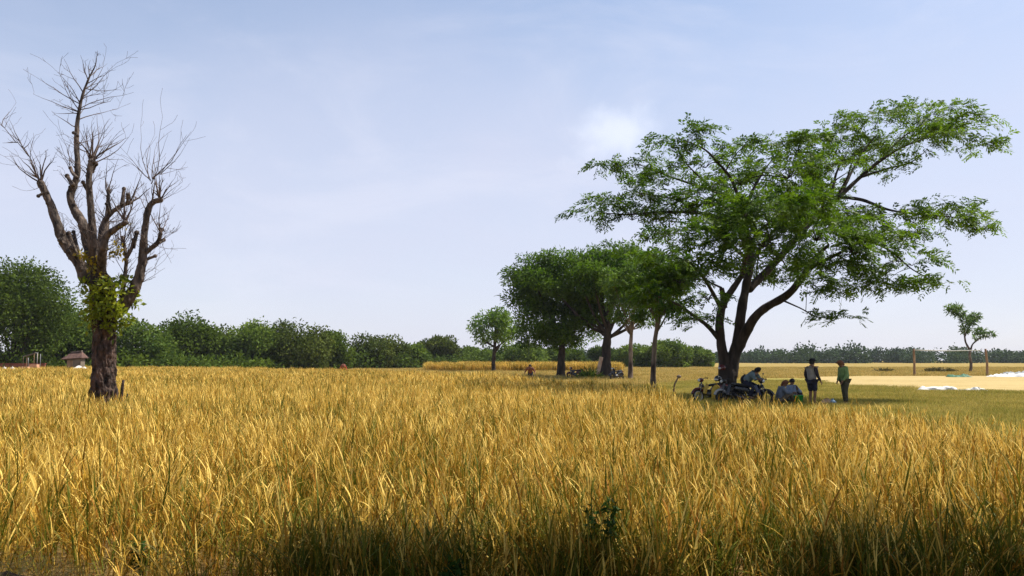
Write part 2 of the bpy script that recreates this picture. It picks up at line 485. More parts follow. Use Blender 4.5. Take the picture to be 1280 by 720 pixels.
# ------------------------------------------------------------------ the ground
def sheet(name, poly, z, material, label=None):
    mb = MB(); mb.add([(x, y, z) for x, y in poly], [tuple(range(len(poly)))])
    o = mb.build(name, material, smooth=False); o['kind'] = 'structure'
    return o
g = 3500
mb = MB(); N = 24
xs = [-g + 2 * g * i / N for i in range(N + 1)]
for y in xs:
    for x in xs: mb.v.append((x, y, 0))
for j in range(N):
    for i in range(N):
        a = j * (N + 1) + i
        mb.f.append((a, a + 1, a + N + 2, a + N + 1)); mb.mi.append(0)
tag(mb.build('ground', M['ground'], smooth=False), kind='structure')

RICE = [(-95, 5.5), (-12, 5.5), (-3.2, 5.45), (0, 5.4), (3, 5.45), (6.4, 5.4), (7.3, 6.0), (7.0, 9.5), (7.2, 12), (7.1, 15), (7.0, 15.0), (6.3, 15.8), (5.3, 16.4), (4.55, 18.2),
        (4.5, 22), (4.9, 27), (5.1, 30), (4.2, 33), (2.4, 36), (0, 46), (-5, 58), (-11, 67), (-25, 84), (-45, 100), (-95, 108)]
def smooth_poly(poly, seed, amp, sub=6):
    rng = random.Random(seed); out = []
    for i in range(len(poly)):
        a, b = Vector(poly[i] + (0,)), Vector(poly[(i + 1) % len(poly)] + (0,))
        for k in range(sub):
            p = a.lerp(b, k / sub)
            out.append((p.x + rng.uniform(-amp, amp), p.y + rng.uniform(-amp, amp)))
    return out
def inside(poly, X, Y):
    X = np.asarray(X); Y = np.asarray(Y); r = np.zeros(X.shape, bool)
    n = len(poly); j = n - 1
    for i in range(n):
        xi, yi = poly[i]; xj, yj = poly[j]
        c = ((yi > Y) != (yj > Y)) & (X < (xj - xi) * (Y - yi) / (yj - yi + 1e-12) + xi)
        r ^= c; j = i
    return r
sheet('paddy_soil', smooth_poly(RICE, 3, 0.12), 0.004, M['rice_soil'])
MEADOW = [(7.6, 6), (60, 6), (75, 60), (60, 70), (22, 72), (14, 62), (8, 50), (5.6, 40), (5.6, 34), (5.3, 27), (5.0, 22), (5.2, 19), (5.8, 16.8), (6.6, 16), (7.4, 14.8)]
MEADOW_S = smooth_poly(MEADOW, 5, 0.3)
sheet('meadow', MEADOW_S, 0.008, M['meadow'])
CHAFF = [(23.0, 60), (26.0, 68), (28.0, 77), (36, 82), (75, 84), (90, 70), (72, 42), (50, 37), (30, 37.5), (25.5, 40), (23.5, 45), (20.5, 49.5), (21.5, 54)]
CHAFF_S = smooth_poly(CHAFF, 8, 0.5, 10)
sheet('drying_floor', CHAFF_S, 0.03, M['chaff'])

# low earth bank the photographer stands behind, at the near edge
def bank_z(x, y, e):
    return -0.02 + e * 0.40 + 0.16 * e * noise.noise((x * 1.9, y * 1.9, 3)) + 0.09 * e * noise.noise((x * 6, y * 6, 1)) + 0.05 * e * noise.noise((x * 17, y * 17, 1))
mb = MB(); nx, ny = 180, 56
for j in range(ny + 1):
    for i in range(nx + 1):
        x = -9 + 7.1 * i / nx; y = 3.4 + 2.2 * j / ny
        e = math.sin(math.pi * j / ny) ** 0.8 * min(1, (nx - i) / 22)
        z = bank_z(x, y, e)
        mb.v.append((x, y, z))
for j in range(ny):
    for i in range(nx):
        a = j * (nx + 1) + i; mb.f.append((a, a + 1, a + nx + 2, a + nx + 1)); mb.mi.append(0)
tag(mb.build('earth_bank', M['bund']), kind='structure')

# ------------------------------------------------------------------ rice: tuft meshes
def strip(V, T, pts, w, side, tint):
    """tapered leaf strip along pts, quads appended"""
    n = len(pts)
    for i in range(n - 1):
        a, b = pts[i], pts[i + 1]
        s0 = side * w[i] * 0.5; s1 = side * w[i + 1] * 0.5
        V.append([a - s0, a + s0, b + s1, b - s1]); T.append(tint)
def blade(rng, V, T, base, az, length, lean, curl, w, tint, seg=4):
    d = np.array([math.cos(az), math.sin(az), 0.0]); side = np.array([-math.sin(az), math.cos(az), 0.0])
    tw = rng.uniform(-0.8, 0.8); side = side * math.cos(tw) + np.array([0, 0, 1]) * math.sin(tw) * 0.5
    pts = [np.array(base, float)]; ang = lean; p = pts[0]
    for i in range(seg):
        p = p + (d * math.sin(ang) + np.array([0, 0, 1.0]) * math.cos(ang)) * (length / seg)
        pts.append(p); ang += curl / seg
    ws = [w * 0.7, w, w * 0.85, w * 0.55, w * 0.08] if seg == 4 else list(np.linspace(w, w * 0.1, seg + 1))
    strip(V, T, pts, ws, side, tint)
    return pts
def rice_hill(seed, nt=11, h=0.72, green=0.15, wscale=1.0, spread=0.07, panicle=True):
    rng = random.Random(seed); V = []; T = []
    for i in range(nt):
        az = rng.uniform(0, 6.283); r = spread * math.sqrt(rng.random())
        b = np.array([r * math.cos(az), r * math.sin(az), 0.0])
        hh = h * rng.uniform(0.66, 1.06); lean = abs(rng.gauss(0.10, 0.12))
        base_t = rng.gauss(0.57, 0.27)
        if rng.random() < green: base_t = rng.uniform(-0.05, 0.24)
        st = blade(rng, V, T, b, az, hh, lean, rng.uniform(0.0, 0.25), 0.0060 * wscale, base_t - 0.06, 3)
        for k in range(rng.choice((2, 3, 3))):
            f = rng.uniform(0.2, 0.85); q = st[0] + (st[-1] - st[0]) * f
            t = base_t + rng.gauss(0, 0.20)
            blade(rng, V, T, q, rng.uniform(0, 6.283), rng.uniform(0.20, 0.42), abs(rng.gauss(0.15, 0.38)), rng.uniform(0.0, 0.7) if rng.random() < 0.88 else rng.uniform(0.9, 2.2), rng.uniform(0.006, 0.0125) * wscale, t)
        if panicle and rng.random() < 0.45:
            paz = az + rng.uniform(-1, 1); pt = base_t + rng.uniform(0.0, 0.35)
            blade(rng, V, T, st[-1], paz, rng.uniform(0.12, 0.2), lean + 0.25, rng.uniform(0.2, 1.2), 0.012 * wscale, pt)
    return np.array(V), np.array(T)
def bank(n, fn, material, name):
    res = []
    for i in range(n):
        V, T = fn(i)
        o = quads_obj(name, V, T, material)
        COL.objects.unlink(o); res.append(o)
    return res
def scatter(name, P, rot, scl, idx, sources, label, cat, material):
    """one 'stuff' object: points carrying plant instances through geometry nodes"""
    me = bpy.data.meshes.new(name)
    n = len(P)
    me.vertices.add(n); me.vertices.foreach_set('co', P.reshape(-1).astype(np.float32))
    a = me.attributes.new('prot', 'FLOAT_VECTOR', 'POINT'); a.data.foreach_set('vector', rot.reshape(-1).astype(np.float32))
    a = me.attributes.new('pscl', 'FLOAT_VECTOR', 'POINT'); a.data.foreach_set('vector', scl.reshape(-1).astype(np.float32))
    a = me.attributes.new('pidx', 'INT', 'POINT'); a.data.foreach_set('value', idx.astype(np.int32))
    me.materials.append(material)
    me.update()
    o = bpy.data.objects.new(name, me); COL.objects.link(o)
    tag(o, label, cat, kind='stuff')
    ng = bpy.data.node_groups.new(name + '_nodes', 'GeometryNodeTree')
    ng.interface.new_socket('Geometry', in_out='INPUT', socket_type='NodeSocketGeometry')
    ng.interface.new_socket('Geometry', in_out='OUTPUT', socket_type='NodeSocketGeometry')
    gi = ng.nodes.new('NodeGroupInput'); go = ng.nodes.new('NodeGroupOutput')
    iop = ng.nodes.new('GeometryNodeInstanceOnPoints')
    gti = ng.nodes.new('GeometryNodeGeometryToInstance')
    for s in sources:
        oi = ng.nodes.new('GeometryNodeObjectInfo'); oi.inputs['Object'].default_value = s
        ng.links.new(oi.outputs['Geometry'], gti.inputs[0])
    def na(nm, t):
        x = ng.nodes.new('GeometryNodeInputNamedAttribute'); x.data_type = t; x.inputs['Name'].default_value = nm
        return x.outputs['Attribute']
    ng.links.new(gi.outputs[0], iop.inputs['Points'])
    ng.links.new(gti.outputs[0], iop.inputs['Instance'])
    iop.inputs['Pick Instance'].default_value = True
    ng.links.new(na('pidx', 'INT'), iop.inputs['Instance Index'])
    ng.links.new(na('prot', 'FLOAT_VECTOR'), iop.inputs['Rotation'])
    ng.links.new(na('pscl', 'FLOAT_VECTOR'), iop.inputs['Scale'])
    ng.links.new(iop.outputs[0], go.inputs[0])
    md = o.modifiers.new('plants', 'NODES'); md.node_group = ng
    return o

nprng = np.random.default_rng(11)
def grid_points(y0, y1, sp, margin, poly, jit=0.45, umax=0.70):
    ys = np.arange(y0, y1, sp)
    pts = []
    for y in ys:
        w = umax * y + margin
        x = np.arange(-w, w, sp)
        pts.append(np.stack([x, np.full_like(x, y)], 1))
    p = np.concatenate(pts); p = p + nprng.uniform(-jit, jit, p.shape) * sp
    return p[inside(poly, p[:, 0], p[:, 1])]
def fbm2(x, y, s, seed):
    return np.array([noise.fractal((a * s, b * s, seed), 1.0, 2.0, 3) for a, b in zip(x, y)])
NV = 8
near_src = bank(NV, lambda i: rice_hill(100 + i, 14, 0.68, 0.10 + 0.08 * (i % 3), 1.05, 0.065), M['rice'], 'rice_hill')
mid_src = bank(5, lambda i: rice_hill(200 + i, 12, 0.68, 0.15, 1.4, 0.09), M['rice'], 'rice_hill')
def rice_patch(seed):
    rng = random.Random(seed); VV, TT = [], []
    for k in range(16):
        V, T = rice_hill(seed * 50 + k, 7, 0.68, 0.16, 2.2, 0.16, True)
        V = V + np.array([rng.uniform(-0.55, 0.55), rng.uniform(-0.55, 0.55), 0])
        VV.append(V); TT.append(T)
    return np.concatenate(VV), np.concatenate(TT)
far_src = bank(5, lambda i: rice_patch(300 + i), M['rice'], 'rice_patch')
RP = smooth_poly(RICE, 9, 0.18, 8)
def rice_layer(name, p, src, hs, label):
    n = len(p)
    f = fbm2(p[:, 0], p[:, 1], 0.35, 2.0)
    P = np.concatenate([p, np.zeros((n, 1))], 1)
    rot = np.stack([nprng.normal(0, 0.12, n), nprng.normal(0, 0.12, n), nprng.uniform(0, 6.283, n)], 1)
    s = hs * nprng.uniform(0.74, 1.16, n) * (1 + 0.16 * f)
    s = s * np.clip(0.72 + (p[:, 1] - 5.3) * 0.28, 0.72, 1.0)      # the outermost rows stand lower
    scl = np.stack([np.ones(n), np.ones(n), s], 1)
    scatter(name, P, rot, scl, nprng.integers(0, len(src), n), src, label, 'rice', M['rice'])
def clear_bank(p):
    # thin the stand where the earth bank shows at lower left
    k = ~((p[:, 0] < -2.45) & (p[:, 1] < 5.5))
    k &= ~((p[:, 0] > -1.3) & (p[:, 1] < 5.95) & (nprng.random(len(p)) < .65))
    return p[k]
pn = clear_bank(grid_points(5.3, 15.0, 0.23, 2.0, RP))
sheet('unseen_dark_ground', [(-60, -8), (60, -8), (60, 5.25), (20, 5.3), (8, 5.2), (3, 5.3), (0, 5.22), (-4, 5.3), (-20, 5.2), (-60, 5.3)], 0.012, M['dark_ground'])  # unseen dark sheet, added to cut sunlight bouncing onto the near rice edge
pm = grid_points(15.0, 32.0, 0.265, 3.0, RP)
pf = grid_points(32.0, 108.0, 0.85, 6.0, RP)
rice_layer('rice_stand', pn, near_src, 1.0, 'ripe golden rice standing in the near part of the paddy')
rice_layer('rice_stand', pm, mid_src, 1.0, 'golden rice in the middle of the paddy in front of the trees')
rice_layer('rice_stand', pf, far_src, 1.0, 'far golden rice reaching back to the treeline at left')
# the shaded, greener, taller first rows along the near edge
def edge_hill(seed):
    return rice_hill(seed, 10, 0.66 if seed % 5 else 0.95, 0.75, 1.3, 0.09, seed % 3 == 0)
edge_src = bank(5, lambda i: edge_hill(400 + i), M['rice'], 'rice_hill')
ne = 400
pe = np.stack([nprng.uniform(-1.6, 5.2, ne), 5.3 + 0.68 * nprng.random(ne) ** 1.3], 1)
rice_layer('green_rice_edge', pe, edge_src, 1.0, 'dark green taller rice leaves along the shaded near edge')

# short grass and stubble outside the rice
def grass_patch(seed, n=120, h=0.09, size=0.5, w=0.012, green=0.4):
    rng = random.Random(seed); V = []; T = []
    for k in range(n):
        b = (rng.uniform(-size, size), rng.uniform(-size, size), 0)
        t = rng.uniform(0.05, 0.35) if rng.random() < green else rng.uniform(0.4, 0.9)
        blade(rng, V, T, b, rng.uniform(0, 6.283), h * rng.uniform(0.5, 1.5), abs(rng.gauss(0.2, 0.25)), rng.uniform(0, 1.2), w, t, 2)
    return np.array(V), np.array(T)
gr_src = bank(4, lambda i: grass_patch(500 + i, 260, 0.12, 0.45, 0.011, 0.5), M['grass'], 'grass_patch')
st_src = bank(4, lambda i: grass_patch(520 + i, 110, 0.26, 0.8, 0.03, 0.25), M['stubble'], 'stubble_patch')
lt_src = bank(4, lambda i: grass_patch(540 + i, 70, 0.2, 0.5, 0.012, 0.0), M['stubble'], 'litter_patch')
def lowveg(name, p, src, s, label, cat, m):
    n = len(p)
    f = fbm2(p[:, 0], p[:, 1], 0.22, 7.0)
    P = np.concatenate([p, np.full((n, 1), 0.006)], 1)
    rot = np.stack([np.zeros(n), np.zeros(n), nprng.uniform(0, 6.283, n)], 1)
    scl = np.stack([np.full(n, 1.0), np.full(n, 1.0), s * np.clip(1 + 0.8 * f, 0.25, 2.2)], 1)
    scatter(name, P, rot, scl, nprng.integers(0, len(src), n), src, label, cat, m)
pg = grid_points(7, 64, 0.5, 4.0, MEADOW_S)
pg = pg[~inside(CHAFF_S, pg[:, 0], pg[:, 1])]
lowveg('meadow_grass', pg, gr_src, 1.0, 'short green and tan grass beside the rice and under the big tree', 'grass', M['grass'])
BIG = [(-400, 4), (400, 4), (400, 190), (-400, 190)]
ps = grid_points(30, 175, 1.35, 6.0, BIG)
ps = ps[~inside(RP, ps[:, 0], ps[:, 1]) & ~inside(MEADOW_S, ps[:, 0], ps[:, 1]) & ~inside(CHAFF_S, ps[:, 0], ps[:, 1])]
lowveg('stubble', ps, st_src, 0.8, 'cut dry rice stubble in the open field behind the trees', 'stubble', M['stubble'])
# straw litter on the earth bank
pl = np.stack([nprng.uniform(-3.6, -2.3, 60), nprng.uniform(3.9, 5.5, 60)], 1)
lz = np.array([bank_z(x, y, math.sin(math.pi * (y - 3.4) / 2.2) ** 0.8 * min(1, (-1.9 - x) / .87)) for x, y in pl])
n = len(pl)
scatter('straw_litter', np.concatenate([pl, lz[:, None]], 1), np.stack([nprng.normal(0, .9, n), nprng.normal(0, .9, n), nprng.uniform(0, 6.283, n)], 1),
        np.stack([np.full(n, .4), np.full(n, .4), np.full(n, .4)], 1), nprng.integers(0, 4, n), lt_src, 'dry straw litter on the earth bank at lower left', 'straw', M['stubble'])
# the taller band of standing dry rice far back, seen end on as a low wall
band = []
for k in range(420):
    t = nprng.random(); d = 118 + 16 * nprng.random() - 8 * t
    px = 536 + (775 - 536) * t
    band.append((gx(px, d), d))
pb = np.array(band)
n = len(pb)
scatter('standing_straw', np.concatenate([pb, np.zeros((n, 1))], 1),
        np.stack([np.zeros(n), np.zeros(n), nprng.uniform(0, 6.283, n)], 1),
        np.stack([np.ones(n) * 1.3, np.ones(n) * 1.3, nprng.uniform(1.3, 1.85, n)], 1),
        nprng.integers(0, 5, n), far_src, 'band of taller uncut dry rice behind the small round tree', 'rice', M['rice'])

# ------------------------------------------------------------------ trees
def trunk_mesh(mb, pts, rad, n=10, sub=5, rough=0.06, seed=0, freq=2.5, hi=0.35):
    P, Rr = catmull(pts, rad, sub)
    base = len(mb.v)
    mb.tube(P, Rr, n)
    ridge = rough * 1.2
    for i in range(base, len(mb.v)):
        v = Vector(mb.v[i]); k = (i - base) // n
        r = Rr[min(k, len(Rr) - 1)]
        q = noise.noise((v.x * freq + seed, v.y * freq, v.z * freq * 0.6)) * 1.0 + 0.5 * noise.noise((v.x * 9 + seed, v.y * 9, v.z * 3)) + hi * noise.noise((v.x * 22 + seed, v.y * 22, v.z * 6)) + hi * .6 * noise.noise((v.x * 45 + seed, v.y * 45, v.z * 14))
        c = P[min(k, len(P) - 1)]
        mb.v[i] = tuple(c + (v - c) * (1 + rough * 2.5 * q))
    return P, Rr

def crown_leaves(rng, lobes, n, L, W, shell=0.30, up=0.5, zcut=None):
    """leaves through a set of lobes ((cx,cy,cz),(rx,ry,rz)), denser near each lobe's skin"""
    vol = np.array([l[1][0] * l[1][1] + l[1][1] * l[1][2] + l[1][0] * l[1][2] for l in lobes]); pr = vol / vol.sum()
    li = rng.choice(len(lobes), n, p=pr)
    C = np.array([l[0] for l in lobes])[li]; Rd = np.array([l[1] for l in lobes])[li]
    d = nrm(rng.normal(0, 1, (n, 3)))
    r = rng.random(n) ** shell
    r = r * (1 + 0.10 * rng.normal(0, 1, n))
    # clumps: leaves gather round random spots of the lobe
    P = C + d * Rd * r[:, None]
    cl = rng.normal(0, 1, (n, 3)) * Rd * 0.05
    P = P + cl
    t = rng.normal(0.45, 0.2, n) + 0.6 * (rng.random(len(lobes))[li] - 0.5)
    V = leaf_quads(rng, P, d, np.full(n, L), np.full(n, W), up)
    return V, t

def lobes_for(rng, c, r, k, lr=(0.30, 0.5), flat=0.8, bottom=-0.75):
    """lobes scattered over an ellipsoid crown"""
    res = [((c[0], c[1], c[2]), (r[0] * 0.62, r[1] * 0.62, r[2] * 0.62))]
    i = 0
    while len(res) < k:
        d = rng.normal(0, 1, 3); d /= np.linalg.norm(d)
        if d[2] < bottom: continue
        q = rng.uniform(*lr); f = rng.uniform(0.62, 0.86)
        s = min(r) * q * 1.25
        res.append(((c[0] + d[0] * r[0] * f, c[1] + d[1] * r[1] * f, c[2] + d[2] * r[2] * f), (s * 1.1, s * 1.1, s * flat)))
    return res

def round_tree_meshes(seed, H, CR, trunk_h, nleaf, L, W, lm, tm, lobes=22, squash=None, flat=0.8, tr=None, lr=(0.3, 0.5)):
    """a tree centred on 0: trunk mesh and crown mesh objects, unparented"""
    rng = np.random.default_rng(seed); pr = random.Random(seed)
    cz = (H + trunk_h) / 2; rz = (H - trunk_h) / 2
    c = (0, 0, cz); r = (CR, CR, rz)
    lb = lobes_for(rng, c, r, lobes, lr, flat)
    if trunk_h < 1.0:
        for k in range(9):
            a = k * 0.7 + pr.uniform(-.2, .2); q = CR * pr.uniform(.5, .78)
            lb.append(((q * math.cos(a), q * math.sin(a), pr.uniform(.6, 1.3)), (CR * .36, CR * .36, 1.25)))
    V, t = crown_leaves(rng, lb, nleaf, L, W)
    mb = MB()
    tr = tr or 0.028 * H
    sway = (pr.uniform(-.3, .3), pr.uniform(-.3, .3))
    trunk_mesh(mb, [(0, 0, -0.1), (0.05, 0, trunk_h * 0.5), (sway[0], sway[1], trunk_h + rz * 0.4), (sway[0] * 1.5, sway[1] * 1.5, cz + rz * 0.4)],
               [tr * 1.35, tr, tr * 0.8, tr * 0.25], 9, 4, 0.08, seed)
    for l in lb[1:9]:
        a = Vector((sway[0] * 0.6, sway[1] * 0.6, trunk_h * pr.uniform(0.75, 1.2))); b = Vector(l[0])
        m_ = a.lerp(b, 0.5) + Vector((0, 0, -0.08 * (b - a).length))
        trunk_mesh(mb, [a, m_, b], [tr * 0.5, tr * 0.32, tr * 0.12], 6, 4, 0.05, seed)
    return mb, V, t
def plant_tree(name, label, cat, x, y, seed, H, CR, th, nleaf, L, W, lm, tm, group=None, **kw):
    r = thing(name, label, cat, (x, y, 0), random.Random(seed).uniform(0, 6.28), group)
    mb, V, t = round_tree_meshes(seed, H, CR, th, nleaf, L, W, lm, tm, **kw)
    mb.build('trunk', tm, r)
    quads_obj('crown', V, t, lm, r)
    return r

# --- the treeline at left and centre, tree by tree: px, top y, half width px, depth, kind, label
line = [
    ('mango_tree', 16, 316, 58, 96, 0, 'largest dark green tree at the left edge of the treeline'),
    ('mango_tree', 66, 352, 36, 104, 1, 'stepped lower shoulder tree beside the largest tree at the left edge'),
    ('mango_tree', 104, 396, 34, 106, 0, 'dark low tree directly behind the bare pollarded trunk'),
    ('mango_tree', 172, 396, 42, 108, 1, 'lighter green loose tree just right of the bare pollarded tree'),
    ('mango_tree', 234, 394, 33, 120, 0, 'dark round topped tree second to the right of the bare tree'),
    ('mango_tree', 274, 404, 30, 128, 0, 'lower dark tree squeezed between two taller crowns of the left treeline'),
    ('mango_tree', 316, 397, 33, 122, 1, 'brownish green crowned tree in the middle of the left treeline'),
    ('mango_tree', 369, 399, 42, 126, 0, 'broad dense tree forming the right peak of the left treeline'),
    ('mango_tree', 412, 411, 28, 134, 0, 'smaller round tree at the right end of the continuous left treeline'),
    ('mango_tree', 474, 413, 40, 150, 0, 'wide low dome tree standing after the dip in the treeline'),
    ('mango_tree', 514, 430, 20, 158, 1, 'small light tree on the right flank of the wide dome tree'),
    ('mango_tree', 548, 415, 31, 178, 0, 'far round dome tree left of the standing straw band'),
    ('mango_tree', 592, 432, 30, 190, 1, 'low far tree behind the small round tree in the stubble'),
    ('mango_tree', 652, 428, 36, 170, 1, 'light green tree showing behind the left side of the dense shade trees'),
    ('mango_tree', 700, 430, 36, 180, 0, 'dark far tree behind the trunk of the left shade tree'),
    ('mango_tree', 796, 428, 26, 172, 1, 'pale green bushy tree seen between the two slim pale trunks'),
    ('mango_tree', 836, 425, 26, 168, 1, 'bright bushy tree just right of the leaning pale trunk'),
    ('mango_tree', 872, 430, 20, 186, 1, 'small pale bush tree left of the big spreading tree in the distance'),
    ('mango_tree', 757, 432, 26, 186, 0, 'far dark tree hidden behind the thick trunk of the right shade tree'),
]
for i, (nm, px, py, hw, d, kd, lab) in enumerate(line):
    H = at(px, py, d).z * 0.90; CR = hw * d / 1000.0
    plant_tree(nm, lab, 'tree', gx(px, d), d, 40 + i, H, CR * 0.98, 0.3 if H < 9 else 0.8, int(9000 if hw < 50 else 30000),
               0.50 * (d / 120) ** 0.5 * (0.8 if hw > 50 else 1), 0.27 * (d / 120) ** 0.5 * (0.8 if hw > 50 else 1), (M['leaf_line'], M['leaf_line3'])[i % 2] if kd == 0 else M['leaf_line2'], M['trunk_dark'], 'trees of the treeline at left and centre',
               lobes=34 if hw < 50 else 60, lr=((0.24, 0.5), (0.3, 0.55), (0.2, 0.45))[i % 3], flat=(.8, .95, .7)[i % 3])
# undergrowth under them, one uncountable mass
rng = np.random.default_rng(77); lb = []
for k in range(150):
    t = rng.random(); px = -60 + 690 * t
    d = 104 + max(0, (px - 250)) * 0.19 + rng.uniform(-4, 8)
    h = rng.uniform(1.2, 2.9)
    lb.append(((gx(px, d), d, h * 0.5), (rng.uniform(1.5, 3.2), 1.8, h * 0.62)))
V, t = crown_leaves(rng, lb, 16000, 0.55, 0.33)
tag(quads_obj('undergrowth', V, t, M['leaf_line']), 'low dark bushes filling the foot of the left treeline', 'undergrowth', kind='stuff')

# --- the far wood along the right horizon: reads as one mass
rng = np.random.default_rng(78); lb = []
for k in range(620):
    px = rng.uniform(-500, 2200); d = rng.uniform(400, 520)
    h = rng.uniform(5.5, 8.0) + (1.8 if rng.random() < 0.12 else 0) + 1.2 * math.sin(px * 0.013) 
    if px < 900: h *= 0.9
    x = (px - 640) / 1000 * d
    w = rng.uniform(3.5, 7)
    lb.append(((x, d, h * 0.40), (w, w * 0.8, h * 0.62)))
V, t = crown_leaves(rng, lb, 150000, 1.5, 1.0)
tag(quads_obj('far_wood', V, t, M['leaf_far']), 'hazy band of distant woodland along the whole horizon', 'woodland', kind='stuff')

# --- the small round tree in the stubble
plant_tree('small_tree', 'small round leafy tree with a short bare trunk alone in the stubble', 'tree', gx(617, 112), 112, 7, at(617, 390, 112).z, 3.9, 3.4,
           3000, 0.50, 0.22, M['leaf_bright'], M['trunk_dark'], None, lobes=20, tr=0.26)

# --- shade trees: two dense crowns
def dense_tree(label, px, base_d, lean, H, crowns, tr, seed, nl, L, W, lm, tm, name='shade_tree', fork=None):
    x0 = gx(px, base_d); r = thing(name, label, 'tree', (x0, base_d, 0))
    rng = np.random.default_rng(seed); pr = random.Random(seed)
    lb = []
    for (cpx, cpy, rx, ry, dd, k) in crowns:
        c = at(cpx, cpy, base_d + dd) - Vector((x0, base_d, 0)); s = (base_d + dd) / 1000.0
        lb += lobes_for(rng, c, (rx * s, rx * s * 0.85, ry * s), int(k * 1.6), (0.16, 0.34), 0.65)
    V, t = crown_leaves(rng, lb, nl, L, W, 0.4)
    quads_obj('crown', V, t, lm, r)
    mb = MB()
    th = fork if fork else H * 0.32
    top = Vector((lean, 0, th))
    trunk_mesh(mb, [(0, 0, -0.2), (lean * 0.2, 0, th * 0.35), (lean * 0.5, 0.05, th * 0.7), top, top + Vector((lean * 0.4, 0, H * 0.2))], [tr * 1.5, tr * 1.05, tr * 0.95, tr * 0.8, tr * 0.3], 12, 6, 0.07, seed)
    mb.build('trunk', tm, r)
    big = sorted(lb, key=lambda l: -l[1][0])[:14]
    for l in big:
        a = top + Vector((0, 0, pr.uniform(-0.8, 0.6) * min(1, th * .2))); b = Vector(l[0])
        m_ = a.lerp(b, 0.45) + Vector((0, 0, -0.10 * (b - a).length))
        mb = MB(); trunk_mesh(mb, [a, m_, b], [tr * 0.42, tr * 0.28, tr * 0.08], 7, 5, 0.06, seed)
        mb.build('branch', tm, r)
    return r
dense_tree('dense dark shade tree with the thinner straight trunk at left of the pair', 701, 78, 0.3, 12.5,
           [(700, 365, 62, 55, 0, 22), (672, 345, 42, 40, 1, 12), (690, 405, 55, 38, -1, 14), (735, 335, 45, 32, 2, 12), (672, 420, 34, 26, 0, 10), (712, 424, 40, 22, 1, 10)], 0.33, 21, 31000, 0.36, 0.13, M['leaf_dense'], M['trunk_dark'])
dense_tree('dense dark shade tree with the thick trunk and spreading crown beside two motorbikes', 757, 74, 0.25, 13.2,
           [(765, 345, 68, 44, 0, 24), (725, 352, 52, 44, 2, 14), (815, 352, 52, 40, -1, 16), (775, 318, 40, 22, 2, 8), (740, 400, 40, 26, 2, 10), (822, 372, 40, 22, 1, 8)], 0.42, 22, 29000, 0.36, 0.13, M['leaf_dense'], M['trunk_dark'])
# two slimmer trees with pale trunks and brighter, looser crowns
dense_tree('slim tree with an upright pale patched trunk right of the shade trees', 788, 68, 0.15, 9.0,
           [(790, 372, 36, 26, 0, 14), (766, 350, 30, 18, -1, 9), (800, 335, 34, 18, -1, 9), (778, 398, 22, 12, 0, 7), (808, 402, 22, 12, 0, 7)], 0.17, 23, 6500, 0.32, 0.12, M['leaf_bright'], M['trunk_pale'], 'slim_tree', 4.2)
dense_tree('slim leaning tree with a crooked pale trunk left of the motorbikes', 816, 37, 0.25, 5.4,
           [(828, 352, 38, 26, 0, 14), (852, 338, 24, 16, 0, 8), (808, 372, 26, 14, 0, 8), (838, 388, 22, 10, 0, 7), (800, 395, 16, 10, 0, 6)], 0.115, 24, 6200, 0.24, 0.09, M['leaf_bright'], M['trunk_pale'], 'slim_tree', 3.3)

# --- lone crooked tree far right
def lone_tree():
    d = 105; x0 = gx(1212, d)
    r = thing('lone_tree', 'thin crooked tree with tufted foliage behind the goal frame at far right', 'tree', (x0, d, 0))
    o = Vector((x0, d, 0)); P = lambda px, py, dd=0: at(px, py, d + dd) - o
    mb = MB(); trunk_mesh(mb, [P(1213, 464), P(1214, 455), P(1212, 445), P(1213, 437)], [0.22, 0.18, 0.165, 0.15], 8, 5, 0.08, 1)
    mb.build('trunk', M['trunk_pale'], r)
    for pts, rad in (([P(1213, 438), P(1208, 430), P(1206, 422), P(1205, 410, 1), P(1198, 392, 1)], [0.15, 0.13, 0.11, 0.09, 0.04]),
                     ([P(1213, 438), P(1216, 430), P(1222, 425), P(1228, 420, -1), P(1238, 416, -1)], [0.13, 0.10, 0.08, 0.06, 0.03]),
                     ([P(1206, 420), P(1212, 408), P(1218, 398, 1)], [0.13, 0.09, 0.03])):
        mb = MB(); trunk_mesh(mb, pts, rad, 7, 5, 0.08, 2); mb.build('branch', M['trunk_bare'], r)
    rng = np.random.default_rng(5); lb = []
    for (px, py, rx, ry) in ((1191, 388, 9, 6), (1199, 391, 9, 7), (1207, 400, 8, 9), (1219, 395, 8, 6), (1216, 402, 7, 6), (1207, 411, 8, 7), (1224, 414, 9, 5), (1230, 418, 6, 4), (1241, 417, 5, 3.5), (1221, 421, 6, 3), (1187, 384, 5, 4), (1198, 384, 6, 4)):
        c = P(px, py, rng.uniform(-1.2, 1.2)); s = d / 1000
        lb.append((tuple(c), (rx * s, rx * s, ry * s)))
    lb = [(c, (r_[0] * .8, r_[1] * .8, r_[2] * .75)) for c, r_ in lb]
    V, t = crown_leaves(rng, lb, 1500, 0.5, 0.15, 0.6)
    quads_obj('crown', V, t, M['leaf_pale'], r)
lone_tree()

